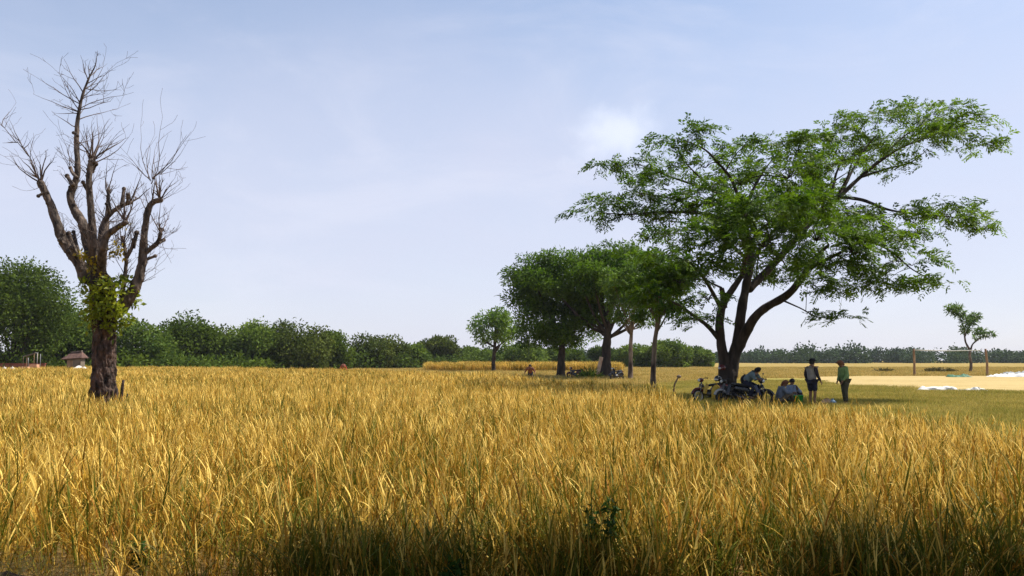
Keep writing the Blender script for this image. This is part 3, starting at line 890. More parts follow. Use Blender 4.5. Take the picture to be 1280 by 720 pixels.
# --- the big spreading tree
def big_tree():
    D = 33.0; x0 = gx(911, D); o = Vector((x0, D, 0))
    r = thing('spreading_tree', 'big spreading tree with forked dark trunk and feathery layered crown', 'tree', (x0, D, 0))
    P = lambda px, py, dd=0.0: at(px, py, D + dd) - o
    s = D / 1000
    rng = np.random.default_rng(90); pr = random.Random(90)
    limbs = []   # (points, radii)
    def limb(pts, rad): limbs.append((pts, rad))
    # stems: two diverge just above the bikes
    base = P(911, 500); base.z = -0.15
    mb = MB()
    trunk_mesh(mb, [base, P(910, 492), P(910, 478), P(910, 466), P(911, 456)], [0.52, 0.40, 0.35, 0.35, 0.31], 30, 14, 0.07, 3)
    mb.build('trunk', M['trunk_dark'], r)
    limb([P(907, 470), P(905, 452), P(902, 432), P(899, 410), P(901, 392), P(907, 375), P(922, 352), P(934, 335)], [0.34, 0.30, 0.25, 0.22, 0.20, 0.18, 0.15, 0.12])
    limb([P(905, 385), P(904, 372), P(902, 360)], [0.18, 0.14, 0.12])            # dead stub
    limb([P(913, 470), P(917, 450), P(922, 425), P(926, 395), P(931, 365, .3), P(938, 330, .5), P(936, 300, .6), P(930, 272, .8)], [0.36, 0.32, 0.28, 0.25, 0.22, 0.19, 0.16, 0.12])
    limb([P(920, 438), P(931, 418, -.3), P(945, 395, -.8), P(962, 382, -1.1), P(985, 368, -1.3), P(1004, 345, -1.5), P(1016, 326, -1.7), P(1036, 306, -2)], [0.30, 0.26, 0.23, 0.20, 0.18, 0.15, 0.12, 0.07])
    limb([P(936, 362, .4), P(952, 346, .8), P(978, 318, 1.2), P(1004, 288, 1.6), P(1028, 264, 2), P(1050, 245, 2.2), P(1075, 222, 2.4), P(1100, 201, 2.4), P(1128, 184, 2.2), P(1160, 172, 2)], [0.22, 0.20, 0.18, 0.165, 0.15, 0.13, 0.11, 0.09, 0.06, 0.03])
    limb([P(932, 310, .5), P(925, 290, .2), P(905, 274, -.2), P(872, 266, -.6), P(826, 265, -1), P(785, 268, -1.4), P(752, 266, -1.6)], [0.15, 0.13, 0.11, 0.09, 0.07, 0.045, 0.02])
    limb([P(934, 285, .7), P(918, 255, 1), P(895, 240, 1.3), P(868, 231, 1.6), P(835, 220, 2), P(800, 206, 2.3)], [0.12, 0.10, 0.085, 0.07, 0.05, 0.02])
    limb([P(928, 262, .9), P(915, 226, .2), P(898, 204, -.4), P(878, 185, -1), P(845, 172, -1.4)], [0.10, 0.08, 0.065, 0.045, 0.015])
    limb([P(931, 275, .8), P(938, 245, 1.5), P(952, 218, 2.2), P(968, 196, 2.8)], [0.11, 0.09, 0.06, 0.02])
    limb([P(897, 422), P(885, 408, -.4), P(868, 395, -2), P(842, 378, -4), P(815, 368, -5.4)], [0.14, 0.11, 0.08, 0.05, 0.02])
    limb([P(903, 388), P(892, 368, -1), P(876, 342, -2.8), P(855, 325, -4.4), P(830, 318, -6)], [0.13, 0.10, 0.07, 0.05, 0.02])
    limb([P(1032, 262, 2), P(1040, 240, 2.4), P(1046, 215, 2.8), P(1060, 190, 3)], [0.11, 0.085, 0.06, 0.02])
    limb([P(1048, 246, 2.2), P(1078, 250, 1), P(1110, 262, 0), P(1150, 268, -.6), P(1195, 272, -1), P(1228, 280, -1.2)], [0.10, 0.085, 0.065, 0.045, 0.03, 0.012])
    limb([P(1012, 335, -1.6), P(1046, 318, -2.2), P(1080, 302, -2.6), P(1110, 312, -2.8), P(1138, 335, -3), P(1160, 348, -3)], [0.10, 0.08, 0.06, 0.045, 0.03, 0.012])
    limb([P(975, 374, -1.2), P(1000, 385, -2), P(1022, 396, -2.4), P(1052, 398, -2.6)], [0.05, 0.035, 0.025, 0.01])
    limb([P(938, 335, .4), P(950, 310, 2.2), P(968, 288, 4), P(990, 272, 5.5)], [0.13, 0.11, 0.08, 0.03])
    limb([P(928, 340, -.2), P(935, 312, -2.2), P(948, 290, -4), P(965, 276, -5.5)], [0.13, 0.11, 0.08, 0.03])
    limb([P(1004, 288, 1.6), P(1012, 262, 3.2), P(1030, 236, 4.6), P(1060, 215, 5.6)], [0.11, 0.09, 0.06, 0.02])
    limb([P(938, 328, .5), P(905, 300, 2.6), P(870, 282, 4.4), P(835, 276, 5.6)], [0.12, 0.09, 0.06, 0.02])
    limb([P(1050, 245, 2.2), P(1066, 212, 2.8), P(1080, 188, 3.2), P(1098, 166, 3.4)], [0.09, 0.065, 0.045, 0.015])
    limb([P(1075, 222, 2.4), P(1105, 212, 1.8), P(1138, 203, 1.2), P(1158, 188, .8)], [0.075, 0.055, 0.035, 0.012])
    limb([P(1028, 264, 2), P(1027, 236, 1.2), P(1020, 212, .6), P(1012, 190, 0)], [0.09, 0.065, 0.045, 0.015])
    limb([P(1100, 201, 2.4), P(1128, 172, 2.9), P(1160, 152, 3.2), P(1188, 142, 3.2)], [0.06, 0.045, 0.03, 0.01])
    limb([P(1040, 256, 2.1), P(1058, 224, 1.2), P(1066, 198, .4)], [0.075, 0.05, 0.015])
    limb([P(872, 266, -.6), P(846, 250, .4), P(808, 243, 1.2), P(778, 236, 1.8)], [0.075, 0.055, 0.035, 0.012])
    limb([P(895, 240, 1.3), P(868, 215, .4), P(846, 192, -.6)], [0.07, 0.045, 0.014])
    segs = []
    for pts, rad in limbs:
        rad = [q * .80 for q in rad]
        mb = MB(); Q, Rr = trunk_mesh(mb, pts, rad, 10, 6, 0.07, 5)
        mb.build('branch', M['trunk_dark'], r)
        for q, rr in zip(Q, Rr): segs.append((q, rr))
    # foliage pads: px, py, rx, ry (photo pixels), depth
    pads = [
        (1150, 150, 70, 20, 2), (1095, 150, 55, 18, 3), (1200, 160, 40, 18, 1.5), (1228, 183, 24, 8, 1), (1165, 178, 60, 16, 1), (1050, 172, 52, 20, 4), (1010, 180, 42, 18, 2.6),
        (1190, 138, 30, 9, 3), (1110, 182, 45, 16, 4.5), (1130, 210, 24, 10, 1), (1075, 205, 40, 18, 5.5), (1035, 205, 45, 20, 1),
        (960, 182, 45, 16, 3), (930, 180, 24, 9, 0), (975, 212, 60, 24, 4.5), (985, 215, 55, 22, -1), (925, 225, 50, 20, 2),
        (860, 172, 42, 13, -1), (835, 184, 25, 9, -1.5), (882, 205, 35, 14, 0), (790, 205, 42, 13, 2.2), (760, 207, 18, 7, 2.5), (835, 228, 46, 14, 2.5), (800, 242, 42, 13, 0), 
        (748, 262, 38, 14, -1.6), (790, 270, 45, 15, -1.2), (765, 252, 32, 10, 1), (845, 262, 45, 18, -1), (890, 250, 50, 22, -2.5), (870, 290, 55, 18, 4.5), (830, 292, 36, 12, -5),
        (930, 265, 55, 26, -4), (960, 270, 60, 28, 4.5), (985, 262, 60, 26, -5.5), (1010, 262, 50, 24, 5), (1020, 292, 55, 24, -3), (955, 300, 55, 22, -5), (905, 305, 48, 18, -3.5),
        (1060, 285, 45, 20, -1), (1065, 312, 42, 18, -3), (1035, 330, 42, 18, -2.5), (1085, 265, 34, 14, 0.5), (1120, 264, 38, 14, -.4), (1165, 270, 38, 12, -.8), (1208, 272, 30, 11, -1), (1232, 283, 14, 5, -1.2), (1195, 258, 24, 7, 0.5),
        (1105, 300, 30, 13, -2.6), (1140, 292, 26, 9, -1.5), (1140, 328, 28, 11, -3), (1160, 347, 16, 8, -3), (1100, 330, 24, 10, -3.4), (1075, 345, 30, 12, -2), (1055, 360, 26, 9, -3.4), (1128, 358, 10, 6, -2.6),
        (1010, 350, 32, 12, -3.5), (985, 335, 34, 14, 2), (1046, 397, 22, 5, -2.6), (1105, 352, 16, 7, -3), (968, 325, 30, 12, -5),
        (860, 322, 40, 14, -5.5), (825, 320, 28, 11, -6), (880, 345, 28, 12, -4.5), (850, 350, 30, 11, 3), (812, 365, 22, 9, -5.5), (842, 385, 26, 8, -5), (870, 398, 20, 7, -1.4), (885, 372, 18, 8, -1), (900, 330, 32, 12, 3),
        (945, 345, 20, 9, 3.5), (1040, 240, 34, 14, 6), (1000, 240, 40, 18, 1), (945, 240, 45, 18, 6), (905, 272, 40, 14, 1),
    ]
    tw = MB(); SPp, SPo = [], []
    for (px, py, rx, ry, dd) in pads:
        c = P(px, py, dd); a = rx * s * .94; b = ry * s * .9
        near = min(segs, key=lambda q: (q[0] - c).length + max(0, q[0].z - c.z) * 0.7)
        st, rr = near
        m_ = st.lerp(c, 0.5) + Vector((0, 0, 0.06 * (c - st).length))
        rt = min(rr * 0.6, 0.05)
        Q, Rq = catmull([st, m_, c - Vector((0, 0, b * 0.4))], [rt, rt * 0.7, rt * 0.45], 4); tw.tube(Q, Rq, 5)
        # twigs run out from the pad's heart
        area = rx * ry
        core = 880 < px < 1090 and 248 < py < 335
        nsub = max(5, int(area / (54 if core else 68)))
        for k in range(nsub):
            th = pr.uniform(0, 6.283); q = math.sqrt(pr.random())
            e = c + Vector((math.cos(th) * a * q, math.sin(th) * a * 0.9 * q, b * (0.75 * (1 - q * q) + pr.uniform(-0.75, 0.35))))
            if k < 14:
                mid = c.lerp(e, 0.5) + Vector((0, 0, 0.1 * b))
                Q, Rq = catmull([c - Vector((0, 0, b * 0.4)), mid, e], [rt * 0.45, rt * 0.3, 0.006], 3); tw.tube(Q, Rq, 4)
            # sprays gather at the end of each twig
            outd = (e - c); outd.z *= 0.6
            outd = outd.normalized() if outd.length > 0.01 else Vector((1, 0, 0))
            for m in range(pr.choice((8, 11, 14))):
                p = e + Vector((pr.gauss(0, 0.28), pr.gauss(0, 0.28), pr.gauss(0, 0.10)))
                SPp.append(p); SPo.append(outd + Vector((pr.gauss(0, .4), pr.gauss(0, .4), pr.gauss(0, .2))))
    tw.build('twigs', M['trunk_dark'], r)['kind'] = 'stuff'
    SPp = np.array([tuple(p) for p in SPp]); SPo = nrm(np.array([tuple(p) for p in SPo]))
    V, own = spray_quads(rng, SPp, SPo, np.full(len(SPp), 0.40), 12, 0.060, 0.19, 0.35)
    tt = np.clip(rng.normal(0.40, 0.20, len(SPp)) + 0.25 * (SPp[:, 0] / 10), 0, 1)  # tint lightens to the right: sunlit side painted into the leaf colour
    quads_obj('crown', V, tt[own], M['leaf_main'], r)
    print('big tree sprays', len(SPp))
big_tree()

# --- the bare pollarded tree
def bare_tree():
    D = 20.5; x0 = gx(130, D); o = Vector((x0, D, 0))
    r = thing('pollarded_tree', 'bare pollarded tree with thick cut limbs, thin twigs and a leafy trunk', 'tree', (x0, D, 0))
    P = lambda px, py, dd=0.0: at(px, py, D + dd) - o
    pr = random.Random(4); s = D / 1000
    mb = MB()
    b0 = P(129, 515); b0.z = -0.1
    Q, Rr = trunk_mesh(mb, [b0, P(129, 494), P(129, 470), P(130, 440), P(130, 410), P(129, 380), P(127, 355), P(124, 335)], [0.38, 0.31, 0.265, 0.25, 0.265, 0.29, 0.27, 0.10], 90, 40, 0.07, 9, 4.5, 1.1)
    # ribs, burls and old pruning scars
    for k in range(16):
        a = pr.uniform(0, 6.283); q = Q[pr.randrange(60, len(Q) - 40)]
        rr = 0.25
        mb.ell(q + Vector((math.cos(a) * rr, math.sin(a) * rr, 0)), (pr.uniform(.03, .06), pr.uniform(.03, .06), pr.uniform(.05, .10)), 8, 6)
    mb.build('trunk', M['trunk_old'], r)
    limbs = [
        # left limb
        ([P(116, 352), P(107, 345), P(97, 325), P(82, 305), P(72, 282), P(64, 258), P(56, 240), P(51, 229)], [0.24, 0.25, 0.22, 0.20, 0.17, 0.15, 0.14, 0.12]),
        # tall leader
        ([P(119, 345), P(112, 315, .3), P(104, 282, .3), P(93, 262, .4), P(88, 247, .4), P(92, 232, .4), P(97, 215, .4), P(96, 190, .5), P(96, 166, .5), P(98, 145, .5), P(103, 120, .5), P(111, 98, .5), P(119, 82, .5), P(121, 70, .5)],
         [0.24, 0.21, 0.18, 0.15, 0.14, 0.13, 0.11, 0.10, 0.085, 0.07, 0.055, 0.035, 0.02, 0.008]),
        # second leader
        ([P(121, 345), P(116, 315, -.3), P(115, 280, -.4), P(113, 255, -.4), P(111, 230, -.4), P(112, 212, -.4), P(115, 202, -.4)], [0.20, 0.17, 0.14, 0.125, 0.115, 0.11, 0.12]),
        # inner right
        ([P(126, 345), P(128, 315, -.5), P(134, 295, -.6), P(146, 285, -.7), P(157, 278, -.8)], [0.17, 0.14, 0.12, 0.10, 0.09]),
        ([P(124, 310, .4), P(129, 282, .6), P(138, 267, .6), P(151, 258, .6), P(163, 253, .6)], [0.14, 0.11, 0.10, 0.09, 0.08]),
        ([P(127, 345, .5), P(131, 305, .8), P(134, 270, 1), P(135, 245, 1)], [0.15, 0.12, 0.09, 0.06]),
        # small dead upright
        ([P(152, 372), P(155, 350, .2), P(158, 325, .2), P(155, 305, .2)], [0.10, 0.08, 0.065, 0.05]),
        # right limb
        ([P(136, 400), P(150, 386), P(160, 374), P(171, 352), P(177, 333), P(179, 312), P(181, 292), P(183, 272), P(189, 255), P(200, 250)], [0.20, 0.23, 0.23, 0.20, 0.165, 0.15, 0.13, 0.115, 0.11, 0.10]),
        ([P(180, 318), P(188, 311), P(197, 303), P(201, 292)], [0.10, 0.09, 0.08, 0.055]),
    ]
    cuts = []; tips = []
    for pts, rad in limbs:
        rad = [q * .66 for q in rad]
        mb = MB(); Q, Rr = trunk_mesh(mb, pts, rad, 22, 16, 0.09, 12, 6.0, 0.7)
        for k in range(9):
            i = pr.randrange(3, len(Q)); a = pr.uniform(0, 6.283)
            mb.ell(Q[i] + Vector((math.cos(a), math.sin(a), 0.2)) * Rr[i] * 0.8, (Rr[i] * .5, Rr[i] * .5, Rr[i] * .55), 7, 5)
            cuts.append((Q[i], Rr[i], a))
        mb.ell(Q[-1], (Rr[-1] * 1.25, Rr[-1] * 1.25, Rr[-1] * 1.1), 10, 7)
        mb.build('branch', M['trunk_bare'], r)
        tips.append((Q[-1], Rr[-1]))
    # cut stubs with knuckles
    stubs = [(48, 245, 61, 240), (203, 287, 200, 296), (205, 300, 197, 304), (88, 210, 96, 222), (84, 220, 92, 232), (153, 297, 157, 318), (167, 300, 158, 322), (171, 291, 166, 310), (104, 228, 110, 238), (120, 205, 115, 215),
             (92, 166, 97, 170), (133, 255, 137, 268), (160, 243, 157, 256), (155, 236, 152, 256), (136, 238, 138, 266), (75, 300, 84, 306), (90, 310, 96, 322), (88, 295, 96, 318), (92, 290, 99, 318), (194, 320, 180, 326), (86, 292, 95, 316)]
    for (x1, y1, x2, y2) in stubs:
        mb = MB()
        z = pr.uniform(-.3, .3); ra = pr.uniform(0.03, 0.055)
        Q, Rq = catmull([P(x2, y2, z * .3), P((x1 + x2) / 2 + pr.uniform(-2, 2), (y1 + y2) / 2, z * .7), P(x1, y1, z)], [ra * 1.2, ra, ra * 0.9], 4)
        mb.tube(Q, Rq, 7); mb.ell(Q[-1], (ra * 1.3,) * 3, 7, 5)
        mb.build('stub', M['trunk_bare'], r)
    # twigs
    tw = MB()
    def twig(a, d, length, rad, depth):
        n = 5; pts = [a]; p = a.copy(); dv = d.normalized()
        for i in range(n):
            dv = (dv + Vector((pr.gauss(0, .13), pr.gauss(0, .13), pr.gauss(0.05, .1)))).normalized()
            p = p + dv * (length / n); pts.append(p.copy())
        rr = [max(0.0032, rad * (1 - i / (n + 0.6))) for i in range(n + 1)]
        tw.tube(pts, rr, 4, cap=False)
        if depth > 0:
            for k in range(pr.choice((2, 2, 3, 3))):
                i = pr.randrange(1, n + 1)
                side = Vector((pr.gauss(0, 1), pr.gauss(0, 1), pr.gauss(0.15, 0.6)))
                nd_ = (dv + side.normalized() * pr.uniform(0.5, 1.1))
                twig(pts[i], nd_, length * pr.uniform(0.28, 0.5), rr[i] * 0.7, depth - 1)
    def long(x1, y1, x2, y2, z1=0., z2=0., rad=0.014, depth=2):
        a = P(x1, y1, z1); b = P(x2, y2, z2); twig(a, b - a, (b - a).length, rad, depth)
    # crown of the leader
    for (x1, y1, x2, y2) in ((98, 140, 45, 118), (98, 142, 60, 135), (99, 138, 62, 100), (100, 130, 78, 82), (103, 122, 160, 100), (101, 135, 172, 118), (100, 137, 160, 128), (104, 116, 92, 72), (108, 105, 140, 85), (110, 100, 96, 70), (113, 95, 133, 74),
                             (100, 130, 48, 92), (97, 150, 140, 135), (105, 112, 152, 88), (101, 128, 75, 108), (106, 110, 128, 120), (102, 125, 130, 108), (99, 140, 70, 125), (112, 96, 108, 74), (97, 160, 66, 152), (98, 146, 120, 132)):
        long(x1, y1, x2, y2, .5, .5 + pr.uniform(-1.3, 1.3), 0.015, 2)
    # shoots of the second leader
    for (x1, y1, x2, y2) in ((115, 203, 118, 150), (113, 203, 106, 145), (117, 200, 128, 150), (118, 200, 162, 172), (116, 198, 150, 165), (117, 196, 140, 140), (114, 200, 112, 165), (118, 204, 168, 180), (118, 200, 124, 170), (112, 205, 104, 160)):
        long(x1, y1, x2, y2, -.4, -.4 + pr.uniform(-.8, .8), 0.017, 1)
    for (x1, y1, x2, y2) in ((96, 222, 75, 180), (94, 225, 82, 182), (96, 215, 72, 175), (89, 216, 76, 188)):
        long(x1, y1, x2, y2, .4, .4 + pr.uniform(-.6, .6), 0.014, 1)
    # left limb shoots
    for (x1, y1, x2, y2, ra) in ((51, 229, 34, 192, .035), (50, 228, 0, 205, .022), (36, 195, 2, 157, .022), (2, 157, 6, 118, .012), (34, 192, 28, 155, .014), (22, 178, -10, 168, .014), (46, 222, -5, 218, .014), (51, 230, 40, 180, .016), (52, 228, 48, 175, .014), (45, 215, 30, 150, .012), (20, 178, -20, 140, .014), (53, 232, 20, 230, .010), (40, 205, 36, 168, .011), (50, 228, 60, 190, .011)):
        long(x1, y1, x2, y2, 0, pr.uniform(-.7, .7), ra, 1)
    # right limb shoots
    for (x1, y1, x2, y2, ra) in ((190, 254, 186, 222, .026), (201, 250, 199, 216, .022), (189, 230, 231, 152, .016), (190, 224, 240, 172, .016), (192, 222, 252, 178, .016), (187, 222, 160, 165, .014), (186, 222, 178, 162, .013), (188, 224, 150, 205, .014), (190, 222, 196, 180, .014), (200, 218, 240, 176, .014), (189, 226, 140, 190, .012), (200, 250, 222, 240, .009), (201, 218, 222, 215, .008), (190, 224, 205, 190, .012),
                             (201, 292, 212, 330, .008), (182, 262, 160, 225, .012), (183, 300, 215, 318, .008)):
        long(x1, y1, x2, y2, 0, pr.uniform(-.9, .9), ra, 1)
    # regrowth: forked secondary branches from every lopped end
    for (q, rr) in tips:
        if rr < .02: continue
        for k in range(4):
            d = Vector((pr.gauss(0, .55), pr.gauss(0, .55), 1.0))
            twig(q, d, pr.uniform(.5, 1.1), min(.030, rr * .5), 2)
    # short shoots on every limb
    for (q, rr, a) in cuts:
        for k in range(2):
            d = Vector((math.cos(a), math.sin(a), pr.uniform(0.2, 1.6)))
            twig(q + d.normalized() * rr * 0.7, d, pr.uniform(0.3, 0.95) * min(1, .25 + rr * 8), min(.010, rr * .4), 2)
    for k in range(16):
        x = pr.uniform(140, 168); y = pr.uniform(275, 318)
        long(x, y + 12, x + pr.uniform(-12, 12), y - pr.uniform(6, 30), .2, .2, 0.012, 1)
    tw.build('twigs', M['twig'], r)['kind'] = 'stuff'
    # leaves sprouting on the trunk
    rng = np.random.default_rng(31); lb = []
    for (px, py, rx, ry, dd) in ((118, 388, 16, 14, -.45), (160, 362, 12, 12, -.1), (128, 365, 27, 16, -.42), (140, 378, 18, 16, -.45), (115, 372, 12, 12, -.4), (138, 352, 15, 8, -.42), (125, 392, 14, 10, -.4), (148, 392, 12, 8, -.35), (155, 350, 12, 6, -.1), (106, 356, 9, 8, -.3), (112, 402, 8, 12, -.3), (142, 415, 8, 10, -.3), (158, 398, 8, 9, -.1), (165, 378, 12, 6, 0.2), (130, 408, 10, 6, -.38), (150, 404, 9, 6, -.2)):
        lb.append((tuple(P(px, py, dd)), (rx * s, 0.22, ry * s)))
    V, t = crown_leaves(rng, lb, 1050, 0.13, 0.075, 0.7)
    quads_obj('leaves', V, t + 0.15, M['leaf_sucker'], r)
    lb = [(tuple(P(px, py, dd)), (rx * s, 0.16, ry * s)) for (px, py, rx, ry, dd) in ((114, 333, 12, 8, -.4), (122, 325, 8, 6, -.3), (108, 322, 6, 10, -.3), (136, 318, 10, 8, -.3), (150, 312, 8, 14, 0), (128, 345, 10, 5, -.45), (154, 282, 5, 4, -.7), (100, 318, 6, 5, -.2))]
    V, t = crown_leaves(rng, lb, 150, 0.12, 0.075, 0.8)
    quads_obj('yellow_leaves', V, t, M['leaf_yellow'], r)
    # hollow suckers at the foot
    mb = MB()
    for (px, dd, h, lean, ra) in ((148, -.2, 1.15, .10, .045), (143, -.35, .95, .03, .05), (152, -.1, .8, .14, .03)):
        b = P(px, 505, dd); b.z = 0
        Q, Rq = catmull([b, b + Vector((lean * .5, 0, h * .5)), b + Vector((lean, 0, h))], [ra * 1.2, ra, ra * .7], 4); mb.tube(Q, Rq, 7)
    mb.build('suckers', M['trunk_old'], r)
bare_tree()

# --- roadside trees beside the photographer: their crowns shade the near edge of the rice
for i, (tx, ty, cx, cy_, H, cr, lab) in enumerate(((5.4, 4.4, 3.1, 5.13, 8.6, 2.7, 'roadside tree leaning over the near edge of the paddy'), (8.4, 5.0, 7.6, 5.33, 9.0, 2.7, 'upright roadside tree at the near right corner of the paddy'),
        (-4.5, -2.5, -4.0, -2.0, 9.5, 3.8, 'leafy roadside tree behind the photographer at left'), (1.5, -3.5, 1.5, -2.6, 10.0, 4.0, 'leafy roadside tree straight behind the photographer'), (8.0, 0.6, 4.4, 0.8, 10.0, 3.2, 'leafy roadside tree spreading over the ground beside the photographer'))):
    r = thing('roadside_tree', lab, 'tree', (tx, ty, 0))
    rng = np.random.default_rng(600 + i)
    lb = lobes_for(rng, (cx - tx, cy_ - ty, H - (1.5 if i < 2 else 3.2)), (cr * (1.3 if i < 2 else 1), cr * (0.62 if i < 2 else .9), 1.2 if i < 2 else 3.0), 18, (0.3, 0.5))
    V, t = crown_leaves(rng, lb, 26000, 0.26, 0.12, 0.5)
    quads_obj('crown', V, t, M['leaf_dense'], r)
    mb = MB(); trunk_mesh(mb, [(0, 0, -.1), (0.05, 0, 2.5), ((cx - tx) * .4, (cy_ - ty) * .4, 4.8), (cx - tx, cy_ - ty, H - 1.6)], [.24, .18, .14, .06], 9, 5, .06, i)
    mb.build('trunk', M['trunk_dark'], r)

# ------------------------------------------------------------------ people
M['skin'] = mat('skin', (0.24, 0.13, 0.08), (0.19, 0.10, 0.06), 8, 0.55)
M['hair'] = mat('hair', (0.02, 0.016, 0.014), (0.012, 0.01, 0.01), 40, 0.6, 0.4, 80)
M['eye'] = mat('eye', (0.03, 0.025, 0.02), None, 10, 0.3)
def cloth(name, c, c2=None):
    if name not in M: M[name] = mat(name, c, c2 or tuple(x * 0.75 for x in c), 9, 0.9, 0.5, 22)
    return M[name]
cloth('grey_vest', (0.28, 0.27, 0.27)); cloth('dark_sleeve', (0.035, 0.03, 0.04)); cloth('navy_cloth', (0.022, 0.025, 0.045)); cloth('green_shirt', (0.20, 0.31, 0.13), (0.14, 0.24, 0.09))
cloth('olive_cloth', (0.085, 0.08, 0.05)); cloth('slate_blue', (0.19, 0.22, 0.27)); cloth('pale_blue', (0.30, 0.37, 0.50)); cloth('brown_cap', (0.20, 0.085, 0.05)); cloth('black_cloth', (0.018, 0.018, 0.022))
cloth('teal_grey', (0.15, 0.21, 0.22)); cloth('red_cloth', (0.45, 0.06, 0.035)); cloth('maroon_cloth', (0.20, 0.07, 0.05)); cloth('khaki_cloth', (0.22, 0.17, 0.11))

def skin_obj(name, pts, edges, rad, material, parent, sub=2, extra=None):
    me = bpy.data.meshes.new(name + '_sk'); me.from_pydata([tuple(p) for p in pts], edges, [])
    o = bpy.data.objects.new(name + '_sk', me); COL.objects.link(o)
    sk = o.modifiers.new('s', 'SKIN'); sk.use_smooth_shade = True
    if sub:
        ss = o.modifiers.new('u', 'SUBSURF'); ss.levels = sub; ss.render_levels = sub
    for i, d in enumerate(me.skin_vertices[0].data):
        rr = rad[i]; d.radius = (rr, rr) if not hasattr(rr, '__len__') else rr
        d.use_root = (i == 0)
    dg = bpy.context.evaluated_depsgraph_get(); ev = o.evaluated_get(dg)
    m2 = bpy.data.meshes.new_from_object(ev, depsgraph=dg)
    vs = [v.co.copy() for v in m2.vertices]; fs = [tuple(p.vertices) for p in m2.polygons]
    bpy.data.objects.remove(o); bpy.data.meshes.remove(m2)
    mb = MB(); mb.add(vs, fs)
    if extra: extra(mb)
    return mb.build(name, material, parent)

def person(label, loc, rz, J, shirt, trousers, sleeve=None, long_sleeve=True, shorts=False, head_dir=(1, 0, 0), hat=None, hat_mat=None, group=None, shoes=None, vest_long=0.0):
    r = thing('person', label, 'person', loc, rz, group)
    V3 = {k: Vector(v) for k, v in J.items()}
    names = ['pelvis', 'waist', 'chest', 'upchest', 'neck', 'chin', 'head', 'crown',
             'lsh', 'lel', 'lwr', 'lpa', 'rsh', 'rel', 'rwr', 'rpa', 'lhip', 'lkn', 'lan', 'lto', 'rhip', 'rkn', 'ran', 'rto']
    hd = Vector(head_dir).normalized(); hup = (V3['head'] - V3['neck']).normalized()
    V3['chin'] = V3['neck'].lerp(V3['head'], 0.45) + hd * 0.012
    V3['crown'] = V3['head'] + hup * 0.075 - hd * 0.01
    for sd in 'lr':
        el, wr = V3[sd + 'el'], V3[sd + 'wr']
        V3[sd + 'pa'] = wr + ((wr - el).normalized() * 0.8 + Vector((0.15, 0, -0.25))).normalized() * 0.075
        an = V3[sd + 'an']; kn = V3[sd + 'kn']
        fw = Vector((1, 0, -0.25)) if sd + 'fw' not in V3 else V3[sd + 'fw']
        V3[sd + 'to'] = an + fw.normalized() * 0.17
    ix = {n_: i for i, n_ in enumerate(names)}
    E = [('pelvis', 'waist'), ('waist', 'chest'), ('chest', 'upchest'), ('upchest', 'neck'), ('neck', 'chin'), ('chin', 'head'), ('head', 'crown'),
         ('upchest', 'lsh'), ('lsh', 'lel'), ('lel', 'lwr'), ('lwr', 'lpa'), ('upchest', 'rsh'), ('rsh', 'rel'), ('rel', 'rwr'), ('rwr', 'rpa'),
         ('pelvis', 'lhip'), ('lhip', 'lkn'), ('lkn', 'lan'), ('lan', 'lto'), ('pelvis', 'rhip'), ('rhip', 'rkn'), ('rkn', 'ran'), ('ran', 'rto')]
    rd = dict(pelvis=.135, waist=.125, chest=.145, upchest=.115, neck=.056, chin=.072, head=.098, crown=.062)
    for sd in 'lr':
        rd.update({sd + 'sh': .062, sd + 'el': .042, sd + 'wr': .029, sd + 'pa': .034, sd + 'hip': .095, sd + 'kn': .06, sd + 'an': .04, sd + 'to': .034})
    def extra(mb):
        # five bent fingers a hand, thumb from the side of the palm
        for sd, sg in (('l', 1), ('r', -1)):
            w, p = V3[sd + 'wr'], V3[sd + 'pa']; d = (p - w).normalized()
            side = d.cross(Vector((0, sg * 1.0, 0.2))); side = side.normalized() if side.length > .1 else Vector((1, 0, 0))
            curl = side.cross(d).normalized() * sg
            for k, (off, ln) in enumerate(((-.026, .072), (-.009, .082), (.009, .078), (.026, .062))):
                a = p + side * off + d * .012
                b = a + d * ln * .45 + curl * ln * .12; c = b + d * ln * .3 + curl * ln * .3; e = c + d * ln * .08 + curl * ln * .28
                mb.tube([a, b, c, e], [.0095, .009, .008, .006], 5)
            a = p.lerp(w, .5) + side * -.026
            mb.tube([a, a + d * .03 - side * .022 + curl * .01, a + d * .055 - side * .018 + curl * .022], [.011, .0095, .007], 5)
        # nose and ears
        h = V3['head']; sdv = hup.cross(hd).normalized()
        mb.ell(h + hd * .098 - hup * .012, (.016, .014, .024), 8, 6)
        for q in (1, -1): mb.ell(h + sdv * q * .088 - hup * .005, (.02, .012, .032), 8, 6)
        mb.ell(h + hd * .078 - hup * .075, (.03, .035, .022), 8, 6)
    skin_obj('body', [V3[n_] for n_ in names], [(ix[a], ix[b]) for a, b in E], [rd[n_] for n_ in names], M['skin'], r, 2, extra)
    h = V3['head']; sdv = hup.cross(hd).normalized()
    for q in (1, -1):
        mb = MB(); mb.ell(h + hd * .09 + sdv * q * .033 + hup * .012, (.011, .012, .008), 8, 6); mb.build('eye', M['eye'], r)
    mb = MB(); mb.box(h + hd * .094 - hup * .048, (.01, .04, .008), Matrix((hd, sdv, hup)).transposed())
    mb.build('mouth', M['eye'], r)
    # shirt
    sn = ['chest', 'waist', 'pelvis', 'upchest', 'neck', 'lsh', 'lel', 'rsh', 'rel']; se = [('chest', 'waist'), ('waist', 'pelvis'), ('chest', 'upchest'), ('upchest', 'neck'), ('upchest', 'lsh'), ('lsh', 'lel'), ('upchest', 'rsh'), ('rsh', 'rel')]
    srd = dict(pelvis=.165, waist=.165, chest=.182, upchest=.162, neck=.078, lsh=.092, rsh=.092, lel=.062, rel=.062, lwr=.048, rwr=.048)
    W3 = dict(V3)
